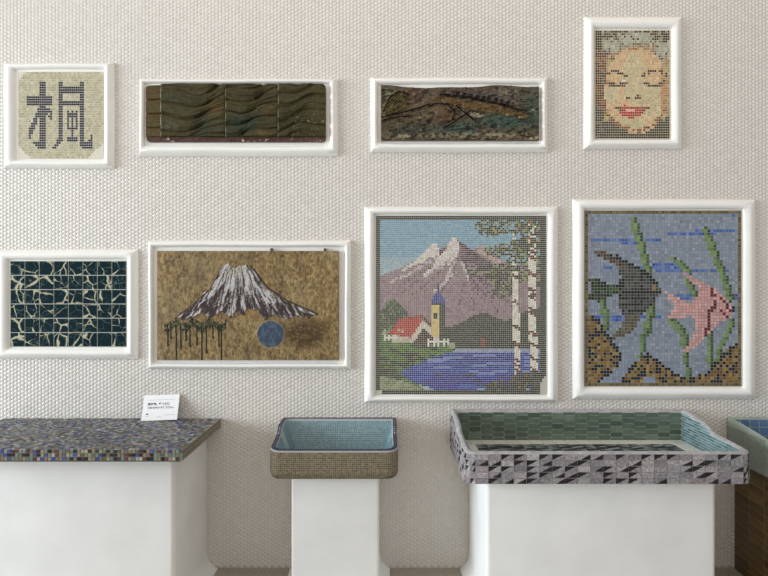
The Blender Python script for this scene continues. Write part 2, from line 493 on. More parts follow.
# wooded hills
d.put(d.inside([(440, 331), (447, 327), (458, 325), (466, 320), (470, 317.5), (480, 313), (488, 313), (496, 318), (505, 321), (513, 317.5), (525, 311.5), (538, 308), (546, 306), (546, 352), (440, 352)]), (60, 84, 80), (54, 78, 76), (66, 90, 82), jit=4)
d.put(d.inside([(470, 330), (500, 326), (512, 340), (500, 349), (465, 349)]), (72, 86, 70), (62, 84, 78), jit=5)
d.put(d.rect(484, 340, 505, 349), (82, 84, 58), (66, 84, 72), jit=5, p=.7)
d.put(d.rect(480, 339.5, 484.5, 347), (150, 58, 52), jit=6)
# grass
d.put(d.inside([(376, 322), (392, 336), (415, 342), (440, 342), (452, 348), (456, 352), (440, 358), (425, 364), (410, 369), (400, 372), (406, 378), (420, 386), (430, 394), (376, 394)]), (104, 124, 66), (112, 130, 74), (96, 116, 62), jit=6)
for a, b in (((388, 348), (410, 357)), ((378, 357), (404, 366)), ((404, 353), (424, 356)), ((380, 366), (412, 364)), ((408, 361), (432, 357)), ((414, 345), (436, 349))):
    d.put(d.near([a, b], 3.6), (54, 66, 50), (70, 84, 56), (44, 58, 46), jit=5, p=.85)
d.put(d.inside([(378, 368), (396, 369), (404, 378), (400, 381), (386, 376), (378, 376)]), (66, 78, 60), (94, 102, 78), (50, 62, 54), jit=6)
d.put(d.inside([(378, 376), (390, 378), (406, 382), (420, 388), (428, 393), (378, 393)]), (156, 156, 126), (146, 148, 120), (134, 140, 112), jit=6)
# lake
lake = d.inside([(456, 350.5), (456, 348), (546, 348), (546, 388), (436, 390), (428, 387), (415, 383), (405, 378), (400, 372), (414, 365.5), (432, 357.5), (444, 354)])
d.put(lake, (84, 98, 154), (92, 106, 160), (76, 90, 146), jit=5)
d.put(lake & (d.Y > 375), (62, 76, 142), (72, 86, 150), jit=5)
d.put(lake & (d.Y < 352), (150, 156, 176), (160, 164, 180), jit=4)
for k in range(30):
    yy = RNG.uniform(352, 376); xx = RNG.uniform(430, 540); L = RNG.uniform(8, 26)
    d.put(lake & d.rect(xx - L / 2, yy, xx + L / 2, yy + 1.9), (132, 142, 182) if k % 3 else (58, 68, 130), jit=5)
for k in range(12):
    yy = RNG.uniform(374, 388); xx = RNG.uniform(412, 500); L = RNG.uniform(10, 30)
    d.put(lake & d.rect(xx - L / 2, yy, xx + L / 2, yy + 1.9), (44, 54, 96) if k % 2 else (90, 104, 170), jit=5)
# tree behind the house
bush = d.inside([(379, 330), (378, 315), (384, 308), (389, 300), (396, 300), (402, 306), (408, 313), (404, 322), (392, 334), (384, 336)])
d.put(bush, (62, 76, 56), (84, 100, 68), (48, 62, 50), (120, 130, 92), jit=8)
# house
d.put(d.inside([(392, 331), (410, 336), (424, 318), (440, 336), (440, 343), (392, 342)]), (182, 172, 154), (198, 188, 170), jit=5)
d.put(d.inside([(399, 318.5), (424, 317), (411, 338), (389, 333.5)]), (178, 48, 42), (190, 58, 48), (166, 44, 40), jit=6)
d.put(d.near([(404, 318), (423, 316.5)], 2.4), (150, 92, 62), jit=6)
d.put(d.ell(400, 331, 3.4, 2.6), (176, 130, 104), (200, 186, 160), jit=6)
d.put(d.inside([(414, 342), (423.5, 328), (437, 341), (430, 345), (418, 345)]), (96, 76, 70), (84, 66, 62), (112, 88, 76), jit=6)
d.put(d.near([(412, 341), (423.5, 324), (436, 338)], 4.2), (206, 198, 180), jit=4)
d.put(d.near([(425, 319), (440, 336)], 2.6), (134, 58, 50), (84, 50, 46), jit=6)
d.put(d.rect(432, 303.5, 440.4, 336), (206, 184, 126), (214, 192, 134), jit=4)
d.put(d.rect(440.2, 303.5, 444.2, 338), (66, 64, 66), (82, 72, 66), jit=5)
d.put(d.rect(434, 312, 436.3, 319), (58, 44, 40), jit=3)
d.put(d.inside([(438.6, 290), (442, 296), (446, 301.5), (446, 305), (430.5, 305), (430.5, 301.5), (435, 295)]), (66, 82, 142), (76, 92, 150), jit=6)
d.put(d.rect(430.5, 303, 446, 305), (84, 78, 92), jit=5)
d.put(d.rect(437.6, 284, 439.5, 293), (58, 64, 100), jit=3)
# fences
fen = (218, 212, 200)
d.put(d.rect(383, 337.3, 398, 339.3), fen, jit=4); d.put(d.rect(427, 341.5, 449, 343.5), fen, jit=4)
for x in (384, 388.5, 393, 396.8): d.put(d.rect(x, 335, x + 1.9, 341.5), fen, jit=4)
for x in (428, 432.8, 437.8, 442.5, 447): d.put(d.rect(x, 339, x + 1.9, 347.5), fen, jit=4)
d.put(d.ell(385, 332.5, 4, 3), (170, 168, 134), (146, 148, 112), jit=6)
d.put(d.ell(452, 345.5, 4, 2.8), (158, 160, 134), jit=6)
# birch foliage
LE = [(76, 84, 62), (58, 68, 54), (104, 110, 76), (132, 128, 90), (44, 52, 46), (86, 76, 62), (150, 148, 112), (96, 100, 66)]
for (cx, cy, rx, ry, pr) in ((502, 226, 28, 8, .8), (490, 232, 12, 5, .6), (534, 232, 13, 16, .82), (530, 255, 14, 12, .65), (508, 251, 24, 7, .8), (526, 244, 16, 6, .7), (490, 271, 24, 7, .6), (503, 276, 16, 12, .8), (503, 290, 11, 8, .72), (522, 274, 10, 10, .7), (538, 276, 8, 12, .75), (515, 262, 8, 6, .6)):
    d.put(d.ell(cx, cy, rx, ry), *LE, jit=8, p=pr)
# birch trunks
TR = [(218, 210, 198), (224, 216, 204), (206, 198, 186)]
BR = [(106, 72, 58), (86, 60, 52), (140, 102, 84)]
def trunk(x0, x1, y0, y1, lean, spots):
    cx = (x0 + x1) / 2 + lean * (d.Y - y0) / (y1 - y0)
    m = (abs(d.X - cx) < (x1 - x0) / 2) & (d.Y > y0) & (d.Y < y1)
    d.put(m, *TR, jit=4)
    for (yy, hh) in spots: d.put(m & (abs(d.Y - yy - (d.X - cx) * .5) < hh), *BR, jit=6, p=.85)
trunk(512, 518.5, 272, 375, 2.0, ((277, 2), (302, 2.4), (327, 2), (344, 2.6), (360, 1.6), (366, 2), (371, 2)))
d.put(d.rect(511.5, 232, 515.5, 272), *TR, *LE[:4], jit=6, p=.4)
trunk(528, 536, 219, 373, 1.5, ((222, 3), (240, 2), (252, 2), (258, 2), (274, 2.4), (292, 3.6), (297, 3), (312, 3.4), (334, 2.6), (345, 1.5), (358, 2.2), (371, 3)))
d.put(d.rect(527, 216, 537, 250), *LE, jit=6, p=.5)
# undergrowth
for (cx, cy, rx, ry) in ((530, 384, 22, 9), (505, 386, 18, 6), (498, 390, 14, 4), (534, 377, 12, 6), (520, 380, 10, 7)):
    d.put(d.ell(cx, cy, rx, ry), (66, 72, 54), (52, 60, 48), (92, 90, 66), (118, 106, 80), (44, 54, 44), jit=7, p=.92)
bd = (d.X < 379.7) | (d.X > 541) | (d.Y < 219.5) | (d.Y > 390.4)
d.put(bd, (34, 52, 48), (44, 66, 60), (28, 42, 40), jit=5)
d.keep &= ~d.rect(376, 391, 381, 395); d.keep &= ~d.inside([(546.5, 376), (541.5, 378), (540.5, 386), (541, 395), (546.5, 395)])
t = art('framed_mosaic', 'large mosaic of a snowy mountain lake with red-roofed church and two birches', 'mosaic', (364.5, 207, 557.5, 402), (374.8, 214.5, 547.2, 395.8))
mosaic_panel(ds, .016, t, (194, 192, 178), M_TILE, gap=.21)

# 8 -- angelfish
ds = Design(585, 210.8, 741, 386, 51, 57); d = ds
d.put(d.X > 0, (134, 144, 160), (128, 138, 153), (142, 149, 162), (130, 139, 150), jit=5)
BL = (78, 104, 166)
for (x0, x1, y) in ((590, 637, 240.5), (622, 637, 243), (647, 663, 240.5), (604, 613, 267.5), (640, 646, 267.5), (652, 680, 266), (655, 728, 269.5), (668, 716, 234.5), (694, 741, 231), (731, 741, 215.5), (677, 693, 297), (731, 741, 297), (590, 626, 315.5), (607, 628, 318.5), (640, 662, 316.5)):
    d.put(d.rect(x0, y - 1.7, x1, y + 1.7), BL, (88, 112, 168), (104, 124, 166), jit=7)
GR = [(114, 138, 92), (104, 128, 82), (124, 146, 100)]; DG = [(72, 88, 64), (84, 102, 72)]
def weed(pts, w=5.5):
    d.put(d.near([(x + 1.6, y) for x, y in pts], w), *DG, jit=5); d.put(d.near([(x - .6, y) for x, y in pts], w * .72), *GR, jit=6)
weed([(633, 220), (635, 230), (640, 244), (644, 260), (648, 275), (650, 300), (648, 330)], 7)
weed([(648, 318), (645, 335)], 6); weed([(643, 335), (642, 348), (640, 358)], 3.6)
weed([(705, 231), (709, 240), (712, 249), (718, 265), (724, 280), (729, 298)], 7)
weed([(671, 258), (678, 262), (684, 268), (688, 272)], 4.5); weed([(686, 279), (691, 288), (694, 296)], 5)
weed([(671, 322), (678, 328), (683, 336), (684, 345)], 7); weed([(685, 345), (686, 362), (689, 380)], 3.6)
weed([(709.5, 330), (708, 360), (711, 368)], 4.6); weed([(732, 320), (727, 333), (720, 347), (717, 360)], 5)
weed([(601, 290), (604, 312), (605, 330)], 5)
RK = [(138, 112, 62), (126, 100, 54), (148, 124, 76), (116, 92, 60)]; BK = (34, 28, 26)
def rock(pts):
    m = d.inside(pts); d.put(m, *RK, jit=7); d.put(m, BK, jit=4, p=.28)
    d.put(d.near(pts, 3.4) & (d.Y < 384), BK, (54, 44, 36), jit=4, p=.75)
rock([(586, 314), (590, 315), (596, 318), (600, 326), (603, 331), (611, 341), (617, 348), (620, 356), (618, 364), (612, 371), (604, 376), (598, 384), (586, 386)])
rock([(621, 384), (625, 376), (633, 367), (641, 360), (648, 355), (657, 361), (662, 366), (670, 370), (678, 377), (689, 379), (697, 376), (705, 374), (713, 367), (721, 359), (726, 351), (740, 343), (740, 386), (621, 386)])
d.put(d.ell(649, 380, 6, 3), (138, 146, 166), jit=5)
# grey fish
d.put(d.inside([(619, 284), (610, 286), (601, 280), (588, 278), (592, 287), (587, 298), (600, 302), (612, 296), (619, 291)]), (76, 94, 62), (64, 78, 58), (58, 62, 54), jit=6)
fish = d.inside([(594, 251), (607, 252), (620, 259), (633, 266), (646, 273), (656, 283), (663, 291), (656, 299), (649, 307), (642, 316), (636, 326), (628, 334), (613, 339), (612, 336), (621, 328), (624, 318), (618, 306), (621, 297), (617, 290), (618, 284), (621, 276), (617, 266), (608, 260), (596, 256)])
d.put(fish, (84, 86, 80), (76, 78, 74), (92, 92, 84), jit=5)
d.put(fish & d.inside([(590, 248), (620, 256), (626, 268), (616, 270), (600, 260)]), (104, 94, 76), (84, 74, 58), jit=6)
d.put(fish & (d.Y > 314), (104, 100, 80), (92, 88, 72), jit=5)
d.put(d.near([(612, 254), (633, 266), (646, 273), (657, 284)], 3.4), (38, 36, 36), jit=4, p=.8)
d.put(fish & (np.floor(d.Y / 3.37) % 2 == 0) & (d.Y > 292) & (d.Y < 316), (48, 48, 46), jit=4, p=.8)
for pts in ([(622, 278), (621, 300)], [(640, 270), (642, 300)], [(652, 280), (655, 296)]): d.put(d.near(pts, 3.3), (44, 44, 42), jit=4, p=.75)
d.put(d.ell(654, 288, 2.2, 2.2), (150, 120, 70), jit=4)
# pink fish
PK = [(194, 150, 146), (188, 144, 140), (200, 158, 153)]
d.put(d.inside([(664, 291), (674, 295), (684, 301), (694, 303), (695, 311), (684, 318), (668, 320), (669, 314), (674, 307)]), *PK, jit=5)
pf = d.inside([(681, 272), (692, 276), (702, 282), (718, 290), (727, 299), (735, 308), (731, 317), (719, 323), (713, 328), (707, 335), (695, 347), (683, 353), (682, 350), (690, 342), (695, 330), (696, 322), (690, 312), (690, 303), (698, 295), (700, 287), (690, 281)])
d.put(pf, *PK, jit=5)
MR = (96, 38, 40)
for pts in ([(711, 290), (715, 298), (714, 306), (710, 312), (709, 322), (706, 334)], [(720, 298), (727, 303), (729, 310)], [(722, 312), (727, 316)]):
    d.put(d.near(pts, 3.5), MR, (116, 50, 50), jit=5, p=.9)
d.put(d.ell(733, 309, 2, 2), (60, 30, 32), jit=3)
d.put((d.X < 588.4) | (d.X > 737.6) | (d.Y < 214.2) | (d.Y > 382.6), (112, 98, 66), (100, 88, 60), (122, 108, 76), jit=5)
t = art('framed_mosaic', 'large mosaic of a grey and a pink angelfish among green weeds', 'mosaic', (572, 199.5, 755, 399), (584, 209.5, 742.5, 387.5))
mosaic_panel(ds, .016, t, (138, 138, 140), M_MATT, gap=.17)

# 4 -- portrait
ds = Design(595.3, 30.5, 669.5, 138.6, 34, 44); d = ds
d.put(d.X > 0, (176, 158, 116), (166, 148, 108), jit=8)
d.put(d.Y < 60, (158, 156, 138), (140, 136, 120), (170, 168, 150), (118, 108, 94), jit=9)
d.put((d.Y < 40) | (d.X < 601), (86, 74, 66), (110, 96, 80), (150, 146, 128), jit=9, p=.75)
d.put(d.rect(595, 28, 601, 50), (78, 68, 64), jit=8); d.put(d.rect(662, 28, 670, 42), (86, 72, 66), jit=8, p=.8)
d.put(d.rect(595, 50, 606, 112), (124, 92, 76), (142, 106, 84), (98, 74, 66), jit=9)
d.put(d.Y > 122, (74, 70, 74), (92, 86, 86), (64, 60, 66), jit=8)
d.put((d.X < 605) & (d.Y > 106), (86, 82, 82), (70, 66, 70), (120, 112, 104), jit=8)
face = d.ell(636.5, 90, 32, 44)
d.put(face, (204, 172, 134), (196, 164, 126), (208, 178, 142), jit=6)
d.put(d.ell(634, 78, 12, 26) | d.ell(650, 100, 16, 18) | d.ell(612, 94, 8, 10), (196, 180, 144), (202, 184, 150), (188, 174, 138), jit=6)
d.put(d.ell(632, 124, 14, 6), (194, 182, 146), (182, 170, 134), jit=6)
d.put(face & (d.X > 660) & (d.Y > 56), (190, 148, 112), (176, 134, 102), jit=7)
d.put(d.near([(606, 59), (620, 48), (640, 46), (658, 50), (668, 62)], 6), (150, 120, 96), (172, 132, 100), (158, 154, 136), jit=8, p=.8)
d.put(d.ell(611, 46, 8, 7) | d.ell(642, 37, 12, 5) | d.ell(664, 50, 7, 8) | d.ell(628, 40, 8, 5), (174, 174, 156), (160, 160, 146), jit=6, p=.85)
DKB = (58, 40, 36)
d.put(d.near([(604, 75), (610, 71.5), (618, 72), (626, 75)], 3.2), (118, 84, 64), DKB, jit=6, p=.85)
d.put(d.near([(643, 75), (650, 72), (658, 70.5), (666, 75)], 3.2), (118, 84, 64), DKB, jit=6, p=.85)
d.put(d.near([(604, 81), (610, 84.5), (618, 85.5), (626, 84)], 3.4), (52, 40, 44), (92, 68, 62), (140, 108, 86), jit=6)
d.put(d.near([(644, 83), (650, 85), (657, 86), (664, 82)], 3.4), (52, 40, 44), (88, 66, 62), (140, 108, 86), jit=6)
d.put(d.near([(622, 81), (625, 80.5)], 3), (220, 214, 200), jit=4)
d.put(d.ell(628, 97.5, 3.2, 2) | d.ell(638, 97.5, 3.2, 2), (92, 58, 52), (124, 84, 70), jit=6)
d.put(d.inside([(617, 108), (624, 105), (631, 107.5), (637, 105.5), (648, 108), (641, 116), (631, 119), (622, 115.5)]), (186, 92, 78), (164, 72, 66), jit=8)
d.put(d.ell(630.5, 111, 5, 1.7), (226, 170, 154), (236, 186, 170), jit=4)
d.put(d.near([(616, 107.5), (620, 110)], 2) | d.near([(644, 110), (648, 107.5)], 2), (112, 60, 52), jit=6)
d.put(d.near([(602, 106), (610, 118), (622, 128), (640, 131), (655, 124), (666, 108)], 4), (132, 96, 74), (150, 112, 84), jit=8, p=.7)
d.put((d.X + d.Y > 782) , (78, 74, 78), (64, 60, 66), jit=8, p=.85)
t = art('framed_mosaic', "portrait mosaic of a pale-haired woman's face with lowered eyes and red lips", 'mosaic', (583.5, 17.5, 681, 149.5), (594, 29, 671, 139.8))
mosaic_panel(ds, .016, t, (206, 196, 168), M_TILE, gap=.22)

# relief / painted boards: one dense surface with its own height and colour
def board(x0, y0, x1, y1, nx, ny, d0, fn, parent, name, mt, edge_col, top_wobble=None, corner=0.0):
    """fn(X, Y) -> (height above d0, sRGB colours); X, Y in picture units of the piece"""
    xs = np.linspace(x0, x1, nx); ys = np.linspace(y0, y1, ny); X, Y = np.meshgrid(xs, ys)
    H, C = fn(X, Y)
    S = F / (D - d0)
    XX = X.copy(); YY = Y.copy()
    if top_wobble is not None:
        v = (Y - y0) / (y1 - y0)
        YY = Y + top_wobble(X) * (1 - v)
    if corner:
        for (cx, cy, sx, sy) in ((x0, y0, 1, 1), (x1, y0, -1, 1), (x0, y1, 1, -1), (x1, y1, -1, -1)):
            a = (XX - cx) * sx; b = (YY - cy) * sy
            # pull the corner square onto a quarter disc
            m = (a < corner) & (b < corner)
            u = (corner - a) / corner; w = (corner - b) / corner
            r = np.maximum(u, w) / np.maximum(1e-6, np.hypot(u, w))
            XX = np.where(m, cx + sx * (corner - corner * u * r), XX)
            YY = np.where(m, cy + sy * (corner - corner * w * r), YY)
    A = np.stack([(XX - 384) / S, -(d0 + H), CZ - (YY - 284) / S], -1)
    mb = MB()
    L = lin_arr(C)
    mb.grid(A[::-1], (L[::-1]))
    # edges back to the recess
    yb = -.010
    ring = [A[0, j] for j in range(nx)] + [A[i, -1] for i in range(1, ny)] + [A[-1, j] for j in range(nx - 2, -1, -1)] + [A[i, 0] for i in range(ny - 2, 0, -1)]
    back = [(p[0], yb, p[2]) for p in ring]
    mb.grid(np.array([back, ring]), color=edge_col, closed=True)
    mb.poly([Vector(p) for p in back], edge_col)
    return mb.build(name, mt, parent, smooth=True, auto=math.radians(60), merge=True)

# 2 -- wavy dark relief
def waves(X, Y):
    x = X - 147; y = Y - 85
    seams = [161.5, 226, 278.4]
    pan = np.zeros(X.shape)
    for s in seams: pan += X > s
    # strands bow and lean where two bundles meet
    lean = 0
    for m0, wd_ in ((206, 13.0), (253, 11.0), (297, 12.0)):
        q_ = (X - (m0 - (Y - 112) * .45)) / wd_
        lean = lean + 9.0 * np.tanh(q_ * 1.5)
    warp = lean - .10 * (X - 147) + 6 * (fbm(X * .030, Y * .06, 5, 3) - .5) + 2.0 * np.sin(X * .075 + pan * 1.9)
    V_ = Y + warp
    n1 = vnoise(X * .016 + pan * 7.7, V_ * .135, 5); n2_ = vnoise(X * .030 + pan * 3.1, V_ * .30, 8); n3_ = vnoise(X * .055, V_ * .75, 13)
    r1_ = 1 - np.abs(2 * n1 - 1); r2_ = 1 - np.abs(2 * n2_ - 1); r3_ = 1 - np.abs(2 * n3_ - 1)
    meet = np.exp(-((X - (206 - (Y - 112) * .45)) / 5.0) ** 2) + np.exp(-((X - (253 - (Y - 112) * .45)) / 4.5) ** 2)
    f = V_ / 13.5 + pan * .4; f = f - np.floor(f)
    lob = np.sin(np.pi * f) ** .6
    fine = r3_
    H = .001 + .0130 * lob + .0060 * r2_ + .0038 * r3_ + .0040 * r1_ - .0110 * meet * (1 - lob * .6) * (vnoise(X * .15, Y * .25, 4) > .3)
    for s in seams: H -= .006 * np.exp(-((X - s) / .55) ** 2)
    left = X < seams[0]
    slab = (((Y - 85) / 14.2) % 1.0)
    H = np.where(left, .013 + .003 * fine - .008 * (np.exp(-((slab - .03) / .06) ** 2)), H)
    H = np.where((Y > 137), .005 + .003 * fine, H)
    n = fbm(X * .06, Y * .09, 33, 3)[..., None]; n2 = fbm(X * .12, Y * .5, 41, 3)[..., None]
    c1 = np.array((70, 70, 40.)); c2 = np.array((98, 88, 46.)); c3 = np.array((78, 60, 48.)); c4 = np.array((50, 70, 62.))
    C = c1 * (1 - n) + c2 * n
    C = np.where(n2 > .58, C * .55 + c3 * .5, C)
    teal = np.exp(-(((X - 245) / 20) ** 2 + ((Y - 125) / 12) ** 2))[..., None] + np.exp(-(((X - 206) / 9) ** 2 + ((Y - 128) / 9) ** 2))[..., None] * .8
    C = C * (1 - .55 * np.clip(teal, 0, 1)) + c4 * .55 * np.clip(teal, 0, 1)
    amber = (np.exp(-(((X - 216) / 8) ** 2 + ((Y - 108) / 9) ** 2)) + np.exp(-(((X - 262) / 10) ** 2 + ((Y - 134) / 5) ** 2)) + np.exp(-(((X - 268) / 7) ** 2 + ((Y - 110) / 6) ** 2)) * .7)[..., None] + left[..., None] * .75
    C = C * .74
    C = C * (1 - .6 * np.clip(amber, 0, 1)) + np.array((98, 76, 36.)) * .6 * np.clip(amber, 0, 1)
    for s in seams: C = np.where((abs(X - s) < .5)[..., None], np.array((122, 120, 96.)), C)
    strip = (Y > 138)[..., None]
    C = np.where(strip, np.array((84, 58, 50.)) + 26 * (n - .5), C)
    sp = (Y > 138) & (vnoise(X * .35, Y * .5, 77) > .90)
    C = np.where(sp[..., None], np.array((176, 160, 140.)), C)
    sp = (X > 290) & (vnoise(X * .5, Y * .8, 78) > .90) & (Y > 112)
    C = np.where(sp[..., None], np.array((150, 140, 116.)), C)
    return H, C
t = art('framed_relief', 'long dark ceramic relief of rippling olive-brown waves with four panels', 'relief', (140, 79.5, 338, 157), (145, 84, 329.5, 146))
board(147, 85, 326, 142.3, 360, 150, .018, waves, t, 'relief_panel', M_RELIEF, (84, 64, 52), top_wobble=lambda X: 1.2 * np.clip((185 - X) / 40, 0, 1) , corner=4.0)

# 3 -- abstract relief with a fish
def abstract(X, Y):
    dd = Design(380, 86, 539, 142, 2, 2); dd.X, dd.Y = X, Y
    n = fbm(X * .07, Y * .12, 51, 4); m = fbm(X * .3, Y * .45, 61, 3)
    rg = 1 - np.abs(2 * vnoise(X * .09 - Y * .05, Y * .30 + X * .05, 67) - 1)
    H = .004 + .010 * n + .005 * m + .006 * rg
    c = np.array((104, 90, 62.)) * (1 - n[..., None]) + np.array((92, 74, 58.)) * n[..., None]
    c = c * (.75 + .5 * m[..., None])
    def tint(mask, col, k=.8):
        nonlocal c
        mm = (mask * k)[..., None] if mask.dtype != bool else (mask.astype(float) * k)[..., None]
        c = c * (1 - mm) + np.array(col, float) * mm
    def blob(cx, cy, rx, ry): return np.clip(np.exp(-(((X - cx) / rx) ** 2 + ((Y - cy) / ry) ** 2)), 0, 1)
    tint(blob(502, 96, 38, 9), (108, 98, 84)); tint(blob(425, 95, 16, 5), (108, 92, 74), .7)
    tint(blob(505, 122, 34, 8), (62, 88, 80), .9); tint(blob(532, 110, 10, 20), (72, 92, 78), .8)
    tint(blob(460, 130, 28, 6), (58, 80, 74), .8); tint(blob(412, 132, 24, 6), (60, 68, 54), .8)
    tint(blob(390, 94, 6, 6), (104, 112, 84), .8); tint(blob(484, 132, 6, 5), (108, 76, 56), .7)
    tint(blob(458, 136, 75, 2.6) * (m > .45), (150, 142, 116), .9)
    # long slanting fish body: lilac grey back over an amber belly
    back = dd.inside([(440, 93), (462, 88), (490, 92), (518, 101), (534, 108), (500, 106), (470, 98)])
    H += .006 * back; tint(back, (96, 84, 80), .7)
    bel = dd.inside([(425, 98), (445, 97), (480, 102), (510, 109), (532, 116), (524, 120), (500, 116), (478, 112), (455, 106)])
    H += .004 * bel; tint(bel, (112, 80, 42), .65)
    ln = dd.near([(440, 95), (470, 98), (500, 106), (528, 113)], 2.4); H -= .006 * ln; tint(ln, (36, 28, 26), .7)
    for k in range(9):
        cx = 458 + k * 6.2; cy = 93.5 + k * 1.35
        e = dd.ell(cx, cy, 2.2, 1.7); H -= .005 * e; tint(e, (38, 30, 30), .8)
    # shell-like fan at the left
    fan = dd.inside([(384, 112), (389, 100), (398, 93), (406, 94), (406, 108), (396, 114), (386, 117)])
    H += .005 * fan * (.7 + .5 * np.sin((X + Y) * 2.2)); tint(fan, (96, 84, 44), .7)
    for pts in ([(384, 112), (389, 100), (398, 93), (406, 94)], [(380, 119), (400, 114), (430, 104)], [(382, 122), (398, 118), (412, 116)], [(428, 107), (434, 104), (448, 105), (455, 112), (452, 120)], [(443, 129), (452, 124), (470, 111)], [(456, 106), (474, 121)]):
        l = dd.near(pts, 1.1); H -= .006 * l; tint(l, (44, 36, 30), .6); l = dd.near(pts, 3.2) & ~l; H += .003 * l
    mound = dd.ell(444, 115, 10, 8); H += .006 * mound * (1 - ((X - 444) / 10) ** 2 * .5); tint(mound, (110, 78, 50), .55)
    hd = dd.ell(414, 94, 9, 5.5); H += .006 * hd; tint(hd, (86, 58, 48), .65)
    for (ex, ey, r, cc) in ((413, 94, 1.6, (170, 130, 110)), (428.5, 122, 2.6, (30, 28, 28)), (518, 118, 1.6, (190, 160, 90)), (506, 116, 2.0, (176, 150, 80)), (494, 127, 3, (34, 50, 50)), (467, 129, 3, (34, 48, 50))):
        e = dd.ell(ex, ey, r, r * .8); tint(e, cc, .9); H -= .002 * e
    pale = dd.inside([(470, 112), (478, 114), (484, 117), (476, 118), (469, 116)]); tint(pale, (172, 160, 132), .8)
    c = c * .86
    for (bx, by, rx, ry, cc, kk) in ((384, 96, 5, 5, (132, 134, 104), .6), (404, 138, 14, 2.4, (168, 158, 132), .6), (530, 111, 5, 2, (168, 160, 136), .7), (505, 95, 8, 2, (150, 140, 116), .6), (497, 137, 22, 2.2, (160, 152, 126), .6), (458, 126, 4, 2, (120, 140, 128), .7), (470, 134, 3, 3, (150, 160, 146), .5), (532, 139, 5, 1.6, (190, 186, 168), .8), (420, 126, 14, 3, (34, 34, 32), .7), (398, 108, 16, 3, (110, 92, 52), .5), (430, 113, 12, 3, (122, 108, 84), .5)):
        tint(blob(bx, by, rx, ry) * (m > .42), cc, kk)
    sp = vnoise(X * .7, Y * .9, 90) > .88; tint(sp, (160, 150, 122), .55)
    dk = fbm(X * .25, Y * .4, 95, 2) > .66; tint(dk, (38, 36, 32), .55); H -= .003 * dk
    return H, c
t = art('framed_relief', 'long rough ceramic relief in brown and teal with a slanting fish shape', 'relief', (370.5, 78, 547.5, 153), (378, 84.5, 540.5, 143.5))
board(381, 87, 538.4, 141, 360, 140, .018, abstract, t, 'relief_panel', M_RELIEF, (110, 96, 76), top_wobble=lambda X: 2.2 * np.exp(-((X - 438) / 22.0) ** 2) + .9 * np.sin(X * .11))

